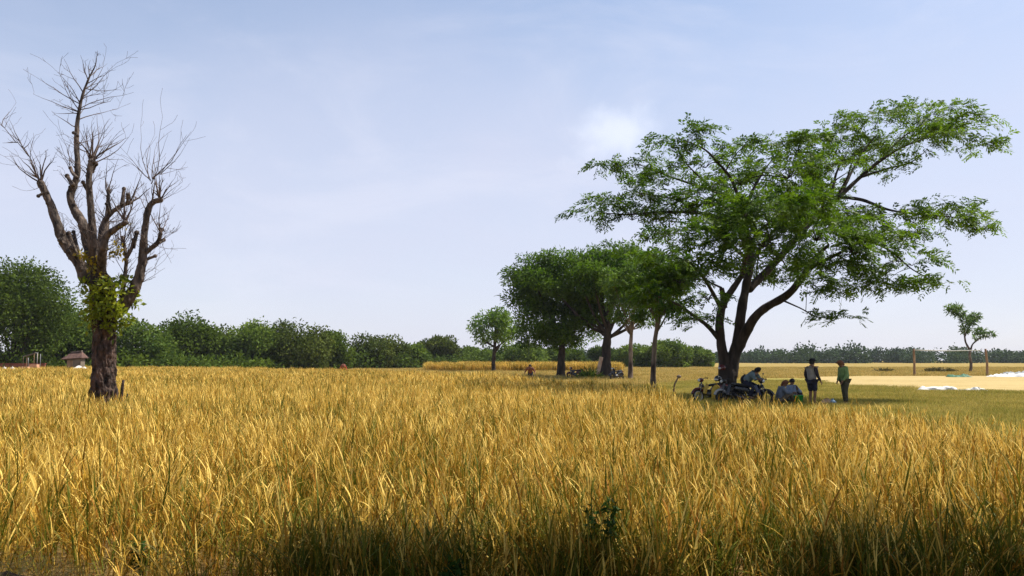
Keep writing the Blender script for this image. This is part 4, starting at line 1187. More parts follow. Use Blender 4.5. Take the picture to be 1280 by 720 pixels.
    W3['neck'] = V3['upchest'].lerp(V3['neck'], .75)
    W3['pelvis'] = V3['pelvis'] + (V3['pelvis'] - V3['waist']).normalized() * (0.02 + vest_long)
    if not long_sleeve:
        for sd in 'lr': W3[sd + 'el'] = V3[sd + 'sh'].lerp(V3[sd + 'el'], .7)
    elif sleeve is None:
        sn += ['lwr', 'rwr']; se += [('lel', 'lwr'), ('rel', 'rwr')]
        for sd in 'lr': W3[sd + 'wr'] = V3[sd + 'el'].lerp(V3[sd + 'wr'], .93)
    if sleeve is not None:
        sn = sn[:5]; se = se[:4]
        for sd in 'lr':
            skin_obj('sleeve', [V3[sd + 'sh'].lerp(V3['upchest'], .35), V3[sd + 'sh'], V3[sd + 'el'], V3[sd + 'el'].lerp(V3[sd + 'wr'], .95)], [(0, 1), (1, 2), (2, 3)], [.08, .083, .062, .046], sleeve, r, 1)
    si = {n_: i for i, n_ in enumerate(sn)}
    skin_obj('shirt', [W3[n_] for n_ in sn], [(si[a], si[b]) for a, b in se], [srd[n_] for n_ in sn], shirt, r, 2)
    # trousers
    f = .55 if shorts else .95
    tn = [V3['pelvis'] + Vector((0, 0, .03)), V3['lhip'], V3['lkn'] if not shorts else V3['lhip'].lerp(V3['lkn'], .95), V3['lkn'].lerp(V3['lan'], f), V3['rhip'], V3['rkn'] if not shorts else V3['rhip'].lerp(V3['rkn'], .95), V3['rkn'].lerp(V3['ran'], f)]
    if shorts: skin_obj('shorts', [tn[0], tn[1], tn[2], tn[4], tn[5]], [(0, 1), (1, 2), (0, 3), (3, 4)], [.155, .122, .098, .122, .098], trousers, r, 2)
    else: skin_obj('trousers', tn, [(0, 1), (1, 2), (2, 3), (0, 4), (4, 5), (5, 6)], [.152, .118, .088, .066, .118, .088, .066], trousers, r, 2)
    # hair or headgear
    Rm = Matrix((hd, sdv, hup)).transposed()
    if hat == 'cap':
        mb = MB(); mb.ell(h + hup * .035, (.125, .115, .105), 14, 8, Rm, zmin=-.1)
        mb.box(h + hd * .165 + hup * .035, (.13, .15, .012), Rm); soft(mb.build('cap', hat_mat, r), .005)
        mb = MB(); mb.ell(h - hd * .02 - hup * .01, (.108, .106, .085), 14, 8, Rm); mb.build('hair', M['hair'], r)
    elif hat == 'brim':
        mb = MB(); mb.ell(h + hup * .04, (.12, .115, .11), 14, 8, Rm, zmin=-.05)
        for k in range(1):
            mb.ell(h + hup * .05, (.215, .185, .018), 18, 6, Rm)
        mb.build('hat', hat_mat, r)
        mb = MB(); mb.ell(h - hd * .02 - hup * .01, (.108, .106, .085), 14, 8, Rm); mb.build('hair', M['hair'], r)
    elif hat == 'wrap':
        mb = MB(); mb.ell(h - hd * .018 + hup * .018, (.118, .114, .115), 16, 10, Rm, zmin=-.55)
        mb.ell(h - hd * .09 - hup * .06, (.05, .06, .075), 10, 8, Rm); mb.ell(h + hd * .10 + hup * .06, (.05, .075, .03), 10, 6, Rm)
        mb.build('head_wrap', hat_mat, r)
    elif hat == 'hood':
        mb = MB(); mb.ell(h - hd * .022 + hup * .012, (.125, .122, .132), 16, 10, Rm, zmin=-.8); mb.build('hood', hat_mat, r)
    else:
        mb = MB(); mb.ell(h - hd * .022 + hup * .02, (.112, .108, .112), 16, 10, Rm, zmin=-.45); mb.build('hair', M['hair'], r)
    return r
STAND = dict(pelvis=(0, 0, .90), waist=(0, 0, 1.03), chest=(.015, 0, 1.22), upchest=(0, 0, 1.36), neck=(.02, 0, 1.455), head=(.045, 0, 1.575),
             lsh=(-.01, .185, 1.375), lel=(-.03, .235, 1.10), lwr=(.06, .225, .86), rsh=(-.01, -.185, 1.375), rel=(-.03, -.235, 1.10), rwr=(.08, -.225, .86),
             lhip=(0, .095, .86), lkn=(.03, .105, .47), lan=(-.02, .11, .075), rhip=(0, -.095, .86), rkn=(.02, -.105, .47), ran=(-.03, -.11, .075))
j = dict(STAND); j.update(lel=(-.05, .26, 1.12), lwr=(.05, .25, .88), rel=(-.02, -.27, 1.11), rwr=(.13, -.28, .88))
person('person standing in a grey vest, dark sleeves, dark shorts and a brimmed hat', gp(1016, 29.5), R(28), j, M['grey_vest'], M['navy_cloth'], sleeve=M['dark_sleeve'], shorts=True,
       head_dir=(1, -.15, -.05), hat='brim', hat_mat=M['black_cloth'])
j = dict(STAND); j.update(chest=(.03, 0, 1.21), upchest=(.05, 0, 1.34), neck=(.10, 0, 1.42), head=(.17, 0, 1.525), lsh=(.04, .165, 1.345), rsh=(.04, -.165, 1.345), lel=(.07, .21, 1.08), lwr=(.20, .14, .88), rel=(.06, -.21, 1.08), rwr=(.21, -.13, .87),
                         lkn=(.05, .08, .47), rkn=(-.02, -.09, .47), lan=(.0, .085, .075), ran=(-.06, -.09, .075))
person('person standing in a long green shirt and olive trousers, head bowed, brown head wrap', gp(1057, 30), R(195), j, M['green_shirt'], M['olive_cloth'], head_dir=(1, 0, -.35), hat='wrap', hat_mat=M['brown_cap'], vest_long=.12)
SIT = dict(pelvis=(0, 0, .13), waist=(-.01, 0, .27), chest=(.06, 0, .46), upchest=(.11, 0, .59), neck=(.16, 0, .67), head=(.21, 0, .785),
           lsh=(.11, .17, .60), lel=(.28, .24, .42), lwr=(.47, .15, .43), rsh=(.11, -.17, .60), rel=(.28, -.24, .42), rwr=(.47, -.13, .45),
           lhip=(.03, .10, .12), lkn=(.40, .16, .42), lan=(.48, .13, .07), rhip=(.03, -.10, .12), rkn=(.41, -.15, .43), ran=(.52, -.12, .07))
person('person sitting with knees drawn up, slate grey shirt and rust brown cap', gp(975, 30.2, .0), R(-15), SIT, M['slate_blue'], M['khaki_cloth'], head_dir=(1, -.1, -.1), hat='wrap', hat_mat=M['brown_cap'])
j = dict(SIT); j.update(chest=(.03, 0, .48), upchest=(.06, 0, .62), neck=(.09, 0, .70), head=(.13, 0, .82), lsh=(.06, .17, .63), rsh=(.06, -.17, .63))
person('bareheaded dark haired person sitting in a pale blue shirt beside the green bucket', gp(988.5, 31.0, .0), R(35), j, M['pale_blue'], M['navy_cloth'], head_dir=(1, 0, -.05))

# ------------------------------------------------------------------ motorbikes
M['tyre'] = mat('tyre', (0.02, 0.02, 0.021), None, 20, 0.85)
M['rim'] = mat('rim', (0.55, 0.53, 0.49), (0.45, 0.43, 0.4), 20, 0.4, metal=0.4)
M['rim_dark'] = mat('rim_dark', (0.06, 0.06, 0.06), None, 20, 0.5, metal=.4)
M['steel'] = mat('steel', (0.16, 0.16, 0.165), None, 20, 0.35, metal=0.8)
M['black_plastic'] = mat('black_plastic', (0.02, 0.02, 0.022), None, 30, 0.4)
M['seat_vinyl'] = mat('seat_vinyl', (0.022, 0.02, 0.02), None, 30, 0.55, .2)
M['lens'] = mat('lamp_lens', (0.75, 0.75, 0.72), None, 10, 0.12)
M['red_lens'] = mat('red_lens', (0.35, 0.02, 0.015), None, 10, 0.2)
M['mirror'] = mat('mirror_glass', (0.55, 0.55, 0.58), None, 10, 0.08, metal=0.9)
def paint(name, c):
    if name not in M: M[name] = mat(name, c, tuple(x * .85 for x in c), 6, 0.25, spec=.5)
    return M[name]
paint('paint_maroon', (0.10, 0.015, 0.018)); paint('paint_black', (0.018, 0.018, 0.02)); paint('paint_navy', (0.02, 0.03, 0.07)); paint('paint_white', (0.7, 0.7, 0.68)); paint('paint_grey', (0.36, 0.35, 0.34))
paint('paint_yellow', (0.55, 0.36, 0.03))
def motorbike(label, loc, rz, body, panel, fender=None, lean=R(7), rim=None, mirrors=True, group='motorbikes parked under the trees', scooter=False):
    r = thing('motorbike', label, 'motorbike', loc, rz, group)
    r.rotation_euler = (lean, 0, rz)
    Rw = 0.28; WB = 0.62
    ry = Matrix.Identity(3)
    fender = fender or body
    for x in (-WB, WB):
        w = MB(); w.ring((0, 0, 0), None, Rw - .035, .036, 30, 8, squash=1.05)
        wo = w.build('wheel', M['tyre'], r); wo.location = (x, 0, Rw)
        q = MB(); q.ring((0, 0, 0), None, Rw - .085, .024, 28, 6, squash=1.5); q.tube([(0, -.05, 0), (0, .05, 0)], .035, 10)
        for k in range(14):
            a = 2 * math.pi * k / 14
            q.tube([(.03 * math.cos(a), .02 * (-1) ** k, .03 * math.sin(a)), ((Rw - .08) * math.cos(a + .2), 0, (Rw - .08) * math.sin(a + .2))], .004, 4)
        q.build('rim', rim or M['rim'], wo)
    mb = MB()   # fork: from the front hub back and up to the steering head
    for y in (-.075, .075): mb.tube([(WB, y, Rw), (WB - .12, y, .62), (WB - .17, y * .6, .80)], [.022, .024, .024], 8)
    mb.tube([(WB - .17, 0, .66), (WB - .23, 0, .92)], .035, 10); mb.build('fork', M['steel'], r)
    mb = MB(); mb.ring((WB, 0, Rw), None, Rw + .035, .055, 14, 8, R(20), R(150), squash=1.1); mb.build('front_fender', fender, r)
    mb = MB(); mb.ring((-WB, 0, Rw), None, Rw + .05, .06, 12, 8, R(25), R(150), squash=1.2); mb.build('rear_fender', M['black_plastic'], r)
    mb = MB(); # frame spine and swing arm
    mb.tube([(WB - .20, 0, .78), (.20, 0, .52), (-.05, 0, .50), (-.35, 0, .60), (-.72, 0, .70)], [.045, .05, .05, .045, .03], 8)
    for y in (-.09, .09): mb.tube([(-.02, y, .36), (-WB, y, Rw)], .022, 6); mb.tube([(-.42, y, .62), (-WB + .03, y, Rw + .03)], .024, 6)
    mb.build('frame', M['black_plastic'], r)
    mb = MB(); # engine block with cylinder and fins
    mb.ell((.02, 0, .36), (.17, .12, .12), 12, 8); mb.tube([(.10, 0, .38), (.30, 0, .40)], [.08, .07], 10)
    for k in range(5): mb.tube([(.14 + .03 * k, 0, .385), (.15 + .03 * k, 0, .386)], .095, 10)
    mb.build('engine', M['steel'], r)
    mb = MB(); mb.tube([(.28, -.08, .36), (.15, -.12, .24), (-.2, -.13, .24), (-.35, -.14, .28), (-.85, -.15, .40)], [.02, .02, .025, .045, .05], 10); mb.build('exhaust', M['steel'], r)
    mb = MB(); # leg shield
    if scooter:
        mb.box((WB - .26, 0, .66), (.07, .40, .50), Matrix.Rotation(R(-20), 3, 'Y'), .75); mb.box((.12, 0, .32), (.46, .32, .06))
    else:
        for y in (-.13, .13): mb.box((.30, y, .58), (.16, .03, .46), Matrix.Rotation(R(-24), 3, 'Y') @ Matrix.Rotation(R(18 if y < 0 else -18), 3, 'Z'), .8)
        mb.box((.24, 0, .62), (.34, .14, .12), Matrix.Rotation(R(24), 3, 'Y'), .8)
    soft(mb.build('leg_shield', panel, r), .03, 3)
    mb = MB(); mb.box((-.42, 0, .62), (.72, .22, .20), Matrix.Rotation(R(8), 3, 'Y'), .8); mb.box((-.20, 0, .52), (.3, .2, .2), None, .9)
    soft(mb.build('side_panel', body, r), .05, 3)
    mb = MB(); P_, R_ = catmull([(.10, 0, .72), (-.1, 0, .735), (-.35, 0, .76), (-.62, 0, .80), (-.76, 0, .80)], [.10, .125, .13, .12, .07], 4); mb.tube(P_, R_, 12, flat=.45); mb.build('seat', M['seat_vinyl'], r)
    mb = MB(); mb.tube([(WB - .30, .33, 1.0), (WB - .24, .22, 1.02), (WB - .22, .06, .96), (WB - .22, -.06, .96), (WB - .24, -.22, 1.02), (WB - .30, -.33, 1.0)], .014, 8)
    for y in (.33, -.33): mb.tube([(WB - .30, y * .72, 1.015), (WB - .31, y * 1.05, 1.0)], .02, 8)
    hb = mb.build('handlebar', M['black_plastic'], r)
    mb = MB(); mb.ell((WB - .20, 0, .95), (.12, .13, .09), 12, 8); mb.build('headlight_cowl', body, r)
    mb = MB(); mb.ell((WB - .10, 0, .945), (.03, .085, .06), 12, 8); mb.build('headlight', M['lens'], r)
    for y in (.26, -.26) if mirrors else ():
        mb = MB(); mb.tube([(WB - .25, y * .8, 1.02), (WB - .24, y, 1.14), (WB - .25, y * 1.15, 1.20)], .007, 6); mb.ell((WB - .25, y * 1.22, 1.22), (.018, .06, .04), 10, 6); mb.build('side_mirror', M['black_plastic'], r)
    mb = MB(); mb.ell((-.86, 0, .70), (.05, .08, .05), 10, 6); mb.build('tail_light', M['red_lens'], r)
    mb = MB(); mb.tube([(-.55, .1, .80), (-.85, .1, .84), (-.85, -.1, .84), (-.55, -.1, .80)], .012, 6); mb.build('grab_rail', M['steel'], r)
    mb = MB(); mb.tube([(.05, .10, .30), (-.05, .26, .02)], .013, 6); mb.build('side_stand', M['steel'], r)
    return r
# at the big tree: one faces left, one half hidden in front of the trunk, one carries the rider
motorbike('dark motorbike with pale wheel rim facing left, just left of the big trunk', gp(889, 31.5), R(203), M['paint_maroon'], M['paint_yellow'], mirrors=False).scale = (.92,) * 3
motorbike('dark motorbike half sunk in rice in front of the big trunk', gp(918, 30.6), R(200), M['paint_black'], M['paint_black'], M['paint_grey'], lean=R(9), rim=M['rim_dark'], mirrors=False).scale = (.9,) * 3
mb_c = motorbike('black motorbike with a rider, facing right, beside the big trunk', gp(941, 30.2), R(-42), M['paint_black'], M['paint_navy'], lean=R(4), rim=M['rim_dark'])
mb_c.scale = (.92,) * 3
RIDE = dict(pelvis=(-.28, 0, .92), waist=(-.20, 0, 1.03), chest=(-.02, 0, 1.15), upchest=(.10, 0, 1.23), neck=(.19, 0, 1.29), head=(.26, 0, 1.385),
            lsh=(.10, .18, 1.23), lel=(.22, .27, 1.02), lwr=(.33, .28, 1.03), rsh=(.10, -.18, 1.23), rel=(.24, -.27, 1.02), rwr=(.36, -.27, 1.03),
            lhip=(-.22, .11, .86), lkn=(.16, .21, .70), lan=(-.02, .22, .30), rhip=(-.22, -.11, .86), rkn=(.16, -.21, .70), ran=(-.02, -.22, .30))
person('person in a black hood and grey shirt leaning forward astride the motorbike', gp(941, 30.2), R(-42), RIDE, M['teal_grey'], M['navy_cloth'], head_dir=(1, 0, -.25), hat='hood', hat_mat=M['black_cloth']).scale = (.92,) * 3
motorbike('dark motorbike facing left beside the thin straight trunk', gp(720, 71), R(205), M['paint_maroon'], M['paint_black'], rim=M['rim_dark'])
motorbike('black scooter standing between the thick dark trunk and the slim pale trunk', gp(771.5, 66), R(225), M['paint_black'], M['paint_black'], rim=M['rim_dark'], scooter=True)

# far farm hands
j = dict(STAND); j.update(pelvis=(-.05, 0, .70), chest=(.26, 0, .98), waist=(.08, 0, .84), upchest=(.36, 0, 1.05), neck=(.44, 0, 1.10), head=(.52, 0, 1.17), lsh=(.36, .18, 1.05), rsh=(.36, -.18, 1.05), lel=(.42, .30, .85), lwr=(.55, .22, .68), rel=(.42, -.3, .85), rwr=(.55, -.22, .68),
                         lhip=(-.05, .1, .68), rhip=(-.05, -.1, .68), lkn=(.08, .12, .40), rkn=(.06, -.12, .40))
person('tiny distant person in a red shirt bending in the far rice', gp(428, 74, .0), R(-70), j, M['red_cloth'], M['red_cloth'], head_dir=(1, 0, -.5), hat='brim', hat_mat=M['maroon_cloth'])

j = dict(j); j.update(lel=(.36, .33, .84), lwr=(.50, .38, .70), rel=(.36, -.33, .84), rwr=(.50, -.38, .70), head=(.46, 0, 1.22), neck=(.40, 0, 1.12))
person('distant dark haired person stooping with arms out left of the shade trees', gp(663, 60), R(-95), j, M['maroon_cloth'], M['navy_cloth'], head_dir=(1, 0, -.2))

# ------------------------------------------------------------------ things round the people
M['green_plastic'] = mat('green_plastic', (0.02, 0.33, 0.05), (0.015, 0.27, 0.04), 5, 0.4)
M['white_sack'] = mat('white_sack', (0.80, 0.79, 0.76), (0.66, 0.65, 0.62), 7, 0.8, .4, 30)
M['green_tarp'] = mat('green_tarp', (0.03, 0.15, 0.07), (0.02, 0.09, 0.045), 5, 0.6, .4, 20)
M['grey_tarp'] = mat('grey_tarp', (0.30, 0.33, 0.34), (0.20, 0.22, 0.23), 4, 0.6, .4, 20)
M['yellow_sack'] = mat('yellow_sack', (0.60, 0.40, 0.05), (0.42, 0.26, 0.04), 6, 0.8, .5, 25)
M['tan_sack'] = mat('tan_sack', (0.62, 0.42, 0.26), (0.45, 0.28, 0.18), 6, 0.85, .5, 25)
M['blue_plastic'] = mat('blue_plastic', (0.20, 0.36, 0.52), None, 6, 0.5)
M['post_wood'] = mat('post_wood', (0.34, 0.22, 0.13), (0.20, 0.12, 0.07), 4, 0.9, .5, 14, stretch=(1, 1, .3))
M['bar_white'] = mat('bar_white', (0.62, 0.62, 0.6), None, 6, 0.6)
def bucket():
    p = gp(998.5, 29.6)
    r = thing('bucket', 'bright green plastic bucket on the grass between sitting and standing people', 'bucket', p)
    mb = MB()
    prof = [(.115, 0), (.125, .01), (.165, .33), (.175, .335), (.178, .36), (.165, .362), (.16, .345), (.115, .03), (.0, .03)]
    n = 24; base = 0
    for (rr, z) in prof:
        for k in range(n): mb.v.append((rr * math.cos(2 * math.pi * k / n), rr * math.sin(2 * math.pi * k / n), z))
    for j_ in range(len(prof) - 1):
        for k in range(n):
            k2 = (k + 1) % n; mb.f.append((j_ * n + k, j_ * n + k2, (j_ + 1) * n + k2, (j_ + 1) * n + k)); mb.mi.append(0)
    mb.build('pail', M['green_plastic'], r)
    mb = MB(); mb.ring((0, 0, .345), Matrix.Rotation(R(70), 3, 'X'), .172, .006, 16, 6, 0, math.pi); mb.build('handle', M['steel'], r)
    pass
bucket()
def sack(name, label, cat, loc, size, material, seed, rz=0, top=True):
    """slumped full sack with a tied, puckered mouth"""
    r = thing(name, label, cat, loc, rz)
    mb = MB(); n, m = 20, 14
    for j_ in range(m + 1):
        t = j_ / m; z = t
        rr = (math.sin(math.pi * min(1, .12 + t * .95)) ** .55) if t < .93 else .16
        for k in range(n):
            a = 2 * math.pi * k / n
            q = rr * (1 + .16 * noise.noise((math.cos(a) * 1.5 + seed, math.sin(a) * 1.5, t * 3)) + (.10 * math.sin(9 * a) if t > .75 else 0))
            mb.v.append((size[0] * .5 * q * math.cos(a), size[1] * .5 * q * math.sin(a), size[2] * (z + .05 * noise.noise((a, t * 2, seed)))))
    for j_ in range(m):
        for k in range(n):
            k2 = (k + 1) % n; mb.f.append((j_ * n + k, j_ * n + k2, (j_ + 1) * n + k2, (j_ + 1) * n + k)); mb.mi.append(0)
    mb.f.append(tuple(range(n))[::-1]); mb.mi.append(0); mb.f.append(tuple(m * n + k for k in range(n))); mb.mi.append(0)
    mb.build('sack_body', material, r)
    mb = MB(); mb.ring((0, 0, size[2] * .93), Matrix.Rotation(R(90), 3, 'X'), size[0] * .10, .012, 14, 6); mb.build('tie', M['post_wood'], r)
    return r
sack('sack', 'yellow sack leaning beside the left motorbike', 'sack', gp(896, 30.9, .0), (.42, .36, .78), M['yellow_sack'], 3)
sack('sack', 'small tan bundle lying on grass between the two standing people', 'sack', gp(1034, 29.6), (.42, .34, .26), M['tan_sack'], 7)
mb = MB(); mb.ell((0, 0, .1), (.14, .11, .10), 12, 8); mb.tube([(0, 0, .18), (0, 0, .24)], [.05, .035], 10)
o = mb.build('water_jug', M['blue_plastic']); o.location = gp(1041, 29.5); tag(o, 'small pale blue jug beside the tan bundle on the grass', 'jug')
sack('bag', 'black bag strapped upright on the rear of the black motorbike', 'bag', gp(931, 30.6, .73), (.34, .28, .40), M['black_cloth'], 12)
def helmet(label, loc, material, rz=0):
    r = thing('helmet', label, 'helmet', loc, rz)
    mb = MB(); mb.ell((0, 0, .12), (.15, .125, .14), 16, 10, zmin=-.65); mb.build('shell', material, r)
    mb = MB(); mb.ell((.055, 0, .10), (.105, .115, .065), 14, 8); mb.build('visor', M['lens'], r)
    return r
helmet('round black helmet with a pale visor set on the left motorbike seat', gp(897.5, 31.6, .79), M['paint_black'], R(200))
helmet('dark red helmet hung on the left side of the big trunk', gp(902.5, 32.4, 1.22), M['paint_maroon'], R(180))

# crumpled cloths lying on and by the drying grain
def crumple(name, label, cat, c, L_, W_, h, material, seed, rz=0.0):
    mb = MB(); n, m = 26, 9
    for lay in (0, 1):
        for j_ in range(m + 1):
            for i in range(n + 1):
                u = i / n - .5; v = j_ / m - .5
                e = (1 - (2 * abs(u)) ** 6) * (1 - (2 * abs(v)) ** 4)
                z = h * e * (.35 + .9 * abs(noise.noise((u * L_ * 2.3 + seed, v * W_ * 4, seed))) + .5 * noise.noise((u * L_ * 1.1, seed, v * 2)))
                dx = .16 * noise.noise((v * 6, seed, u * 3)); dy = .30 * noise.noise((u * 5 + seed, 2, v))
                mb.v.append((u * L_ + dx, v * W_ + dy, (.01 + max(0, z)) if lay == 0 else 0.0))
    k0 = (n + 1) * (m + 1)
    for j_ in range(m):
        for i in range(n):
            a = j_ * (n + 1) + i; mb.f.append((a, a + 1, a + n + 2, a + n + 1)); mb.mi.append(0)
            mb.f.append((k0 + a, k0 + a + n + 1, k0 + a + n + 2, k0 + a + 1)); mb.mi.append(0)
    o = mb.build(name, material); o.location = c; o.rotation_euler = (0, 0, rz)
    return tag(o, label, cat)
crumple('white_tarp', 'crumpled white cloth strip on the near edge of the drying grain', 'tarp', gp(1174, 43.0, .035), 2.1, .7, .26, M['white_sack'], 1, R(-4))
crumple('white_tarp', 'second white cloth, lying lower and tapering right, near the drying grain', 'tarp', gp(1215, 41.5, .035), 1.55, .6, .20, M['white_sack'], 5, R(-10))
crumple('white_tarp', 'long white cloth at the right frame edge on the far grain', 'tarp', gp(1262, 78, .035), 3.6, 1.6, .42, M['white_sack'], 9)
crumple('green_tarp', 'dark green folded tarp on the far edge of the drying grain', 'tarp', gp(1199, 77, .035), 2.0, 1.3, .30, M['green_tarp'], 13)
crumple('grey_tarp', 'grey sheet spread behind the far white cloth at right', 'tarp', gp(1274, 88, .035), 4.0, 2.0, .45, M['grey_tarp'], 17)

# makeshift goal
def goal():
    d = 84; x0 = gx(1143, d); x1 = gx(1234, d)
    r = thing('goal_frame', 'rough goal of two brown wooden posts under a thin white bar', 'goal frame', ((x0 + x1) / 2, d, 0))
    hw = (x1 - x0) / 2; H = at(1143, 436, d).z
    for k, q in enumerate((-1, 1)):
        mb = MB(); P_, R_ = catmull([(q * hw, 0, -.1), (q * hw + .05, 0, H * .5), (q * hw - .04 * q, 0, H)], [.13, .115, .105], 4)
        mb.tube(P_, R_, 9); mb.build('post', M['post_wood'], r)
    mb = MB(); P_, R_ = catmull([(-hw + .2, -.02, H - .12), (0, 0, H - .20), (hw - .6, 0, H - .14)], [.045, .04, .036], 5); mb.tube(P_, R_, 8); mb.build('crossbar', M['bar_white'], r)
goal()
# leaning pale board by the thick trunk, and a short pale stick in the shade
p = gp(749, 72.5); r = thing('leaning_board', 'pale wooden board leaning on the thick dark trunk', 'board', p)
mb = MB(); mb.box((0, 0, .98), (.34, .06, 1.95), Matrix.Rotation(R(13), 3, 'Y')); soft(mb.build('board', mat('board_wood', (0.55, 0.42, 0.30), (0.38, 0.22, 0.14), 3, .85, .4, 12), r), .012)
mb = MB(); P_, R_ = catmull([(0, 0, -.05), (.04, .0, .38), (.20, 0, .72), (.30, .02, .82)], [.05, .045, .04, .03], 4); mb.tube(P_, R_, 7); mb.ell((.28, 0, .83), (.12, .07, .09), 9, 6)
o = mb.build('dead_stump', M['trunk_pale']); o.location = gp(842, 40); tag(o, 'short pale crooked stump sticking up left of the motorbikes', 'stump')

# small green and dry clumps
def clump(name, label, cat, x, y, r_, h, m_, seed, n=260, L=.5, W=.12):
    rng = np.random.default_rng(seed)
    P = np.stack([rng.normal(0, r_ * .4, n), rng.normal(0, r_ * .4, n), np.abs(rng.normal(0, h * .25, n))], 1)
    out = nrm(np.concatenate([P[:, :2] * 1.2, np.full((n, 1), .5)], 1))
    V = leaf_quads(rng, P, out, np.full(n, L), np.full(n, W), .3, -.4, .5)
    o = quads_obj(name, V, rng.normal(.45, .25, n), m_); o.location = (x, y, 0)
    return tag(o, label, cat)
clump('bush', 'low green bush on the ground between the two far motorbikes', 'bush', *gp(737, 70).xy, .9, .9, M['leaf_line2'], 1)
for i, (px, lab) in enumerate(((1106, 'dark dry tuft alone in the far field left of the goal'), (1163, 'dark dry tuft standing between the goal posts nearer the left post'), (1171, 'larger dark dry tuft between the goal posts'), (1187, 'small dry tuft just left of the crooked tree base'))):
    clump('dry_tuft', lab, 'tuft', *gp(px, 108).xy, (1.3, .8, 1.1, .7)[i], (.7, .6, .8, .5)[i], M['dry_tuft'], 10 + i, 260, .38, .12)
for i, (px, d, lab) in enumerate(((183, 5.9, 'bright green leafy weed at the lower left edge of the rice'), (752, 5.5, 'dark green leafy weed standing tall in the shaded front rice'), (560, 5.3, 'small dark weed low in the shaded rice near the bottom edge'))):
    x, y = gx(px, d), d
    rng = np.random.default_rng(40 + i); n = 130; h = (.38, .74, .4)[i]
    rr = thing('weed', lab, 'weed', (x, y, 0))
    mb = MB(); stems = []
    for k in range(5):
        a = rng.uniform(0, 6.28); e = Vector((.10 * math.cos(a), .10 * math.sin(a), h * rng.uniform(.75, 1.0))); stems.append(e)
        mb.tube([(0, 0, 0), e * .5 + Vector((0, 0, .03)), e], [.006, .005, .002], 5)
    mb.build('stem', M['leaf_weed'], rr)
    P = np.array([tuple(stems[k % 5] * rng.uniform(.45, 1.0)) for k in range(n)]); out = nrm(rng.normal(0, 1, (n, 3)) + np.array([0, 0, .3]))
    quads_obj('leaves', leaf_quads(rng, P, out, np.full(n, .075), np.full(n, .026), .6, .1, .3), rng.normal(.5, .2, n), M['leaf_weed'], rr)

# ------------------------------------------------------------------ the hamlet at far left
M['brick'] = mat('brick', (0.30, 0.10, 0.065), (0.22, 0.07, 0.05), 2, 0.9, .3)
M['terracotta'] = mat('roof_tile', (0.15, 0.085, 0.065), (0.07, 0.04, 0.035), 3, 0.9, .4, 9)
M['plaster'] = mat('plaster', (0.22, 0.18, 0.14), (0.15, 0.12, 0.09), 1.5, 0.9, .3)
M['raw_brick'] = mat('raw_brick', (0.62, 0.36, 0.22), (0.5, 0.27, 0.16), 3, 0.9, .4)
M['tin'] = mat('tin', (0.24, 0.24, 0.235), (0.14, 0.135, 0.13), 2, 0.5, .2, metal=.3)
def shed():
    d = 88; c = gp(93, d); r = thing('shed', 'small plastered shed with a sagging terracotta roof by the left treeline', 'shed', c)
    z0 = 1.0
    mb = MB(); mb.box((0.1, 0, .95), (1.5, .9, 1.9)); mb.build('wall', M['plaster'], r, False)
    mb = MB(); mb.add([(-1.15, -.75, 1.75), (1.1, -.75, 1.9), (.7, 0, 2.6), (-.4, 0, 2.5), (-1.15, .75, 1.75), (1.1, .75, 1.9)], [(0, 1, 2, 3), (5, 4, 3, 2), (1, 5, 2), (4, 0, 3)])
    ro = mb.build('roof', M['terracotta'], r, False); so = ro.modifiers.new('thick', 'SOLIDIFY'); so.thickness = .1
    mb = MB(); mb.box((.15, 0, 2.57), (1.15, .3, .10), Matrix.Rotation(R(-7), 3, 'Y')); mb.build('ridge_cap', M['plaster'], ro, False)
    mb = MB(); mb.box((-.3, -.465, .8), (.6, .05, 1.6)); mb.build('door', M['post_wood'], r, False)
shed()
def brickwork(name, label, cat, c, nx_, nz_, bw, bh, bd, material, taper=0, seed=0):
    """a dry stack of blocks: every block an object of its own"""
    r = thing(name, label, cat, c); pr = random.Random(seed)
    mb = MB(); mb.box((0, 0, 0), (bw * .97, bd, bh * .95)); first = mb.build('block', material, r, False)
    k = 0
    for j_ in range(nz_):
        nn = nx_ - taper * j_
        for i in range(max(1, nn)):
            o = first if k == 0 else first.copy()
            if k: COL.objects.link(o)
            o.location = ((i - (nn - 1) / 2) * bw + pr.uniform(-.02, .02), pr.uniform(-.04, .04), bh * (j_ + .5)); k += 1
    return r
brickwork('block_stack', 'stepped stack of pale orange blocks before the red wall', 'block stack', gp(42, 84), 7, 5, .26, .24, .5, M['raw_brick'], 1, 1)
brickwork('block_stack', 'lower pale orange block stack left of the taller stack', 'block stack', gp(31, 83.5), 6, 4, .26, .24, .5, M['raw_brick'], 1, 2)
mb = MB(); mb.box((0, 0, .6), (6.2, .22, 1.2)); mb.box((0, 0, 1.24), (6.3, .3, .08))
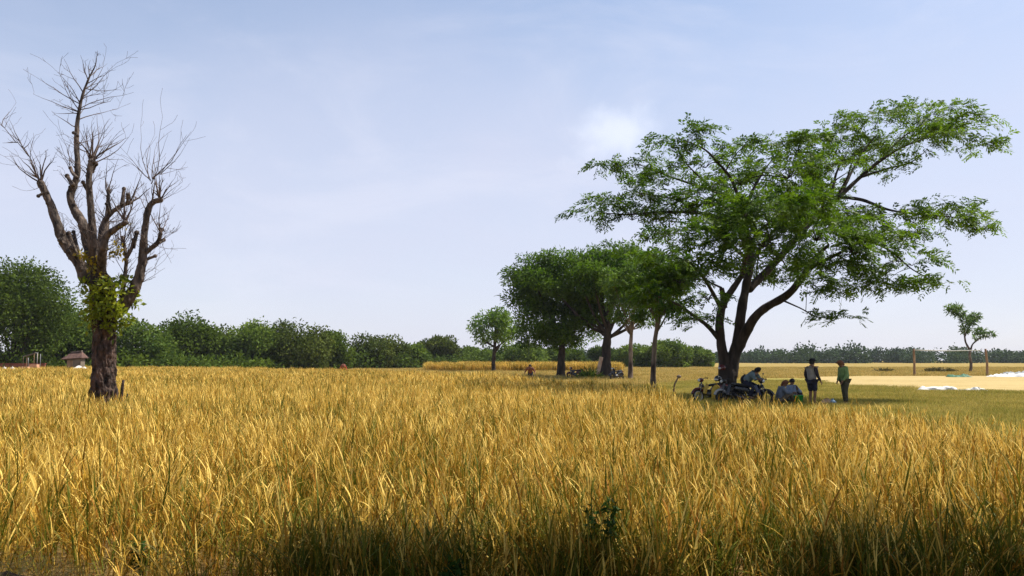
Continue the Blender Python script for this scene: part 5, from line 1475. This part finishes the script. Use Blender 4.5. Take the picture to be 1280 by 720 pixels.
o = mb.build('brick_wall', M['brick'], None, False); o.location = gp(22, 92); tag(o, 'long low dark red wall behind the block stacks at far left', 'wall')
for i, (px, lab) in enumerate(((34, 'slim grey pole left of the pair above the block stack'), (45, 'pale slim pole standing above the block stack, left of a pair'), (49, 'pale slim pole at the right of the pair above the block stack'))):
    mb = MB(); mb.tube([(0, 0, 0), (.05, 0, 1.3), (.02, 0, (1.9, 2.4, 2.3)[i])], [.045, .04, .03], 7); o = mb.build('pole', M['tin']); o.location = gp(px, 86); tag(o, lab, 'pole', 'poles by the block stack')
p = gp(37, 90); r = thing('lean_to', 'open lean-to with a tilted grey sheet roof under the big left tree', 'shelter', p)
mb = MB(); mb.box((0, 0, 2.25), (1.4, .7, .05), Matrix.Rotation(R(-17), 3, 'Y')); mb.build('roof', M['tin'], r, False)
for q in (-1, 1):
    for w in (-.8, .8):
        mb = MB(); mb.tube([(q * .6, w * .4, 0), (q * .6, w * .4, 2.22 + q * .17)], .03, 7); mb.build('post', M['post_wood'], r)
for i, (px, w_, lab) in enumerate(((5, 1.0, 'white sack heap at the far left frame edge'), (15, 1.0, 'white sack heap right of the one at the frame edge'))):
    sack('sack', lab, 'sack', gp(px, 84), (w_ * .8, .5, 1.0), M['white_sack'], 20 + i)
crumple('white_tarp', 'pale sheet hung low in front of the terracotta roofed shed', 'tarp', gp(100, 84, .62), 1.6, .8, .36, M['white_sack'], 23)

# ------------------------------------------------------------------ haze: the air over the fields
def air():
    m = bpy.data.materials.new('haze_air'); m.use_nodes = True
    nt = m.node_tree; nt.nodes.clear()
    out = nt.nodes.new('ShaderNodeOutputMaterial'); v = nt.nodes.new('ShaderNodeVolumePrincipled')
    v.inputs['Color'].default_value = (0.86, 0.91, 1.0, 1)
    v.inputs['Density'].default_value = 0.00012
    nt.links.new(v.outputs['Volume'], out.inputs['Volume'])
    mb = MB(); mb.box((0, 0, 11), (7200, 7200, 24))
    tag(mb.build('haze', m, None, False), 'thin pale haze over the fields, bluish toward the far wood', 'haze', kind='stuff')
air()
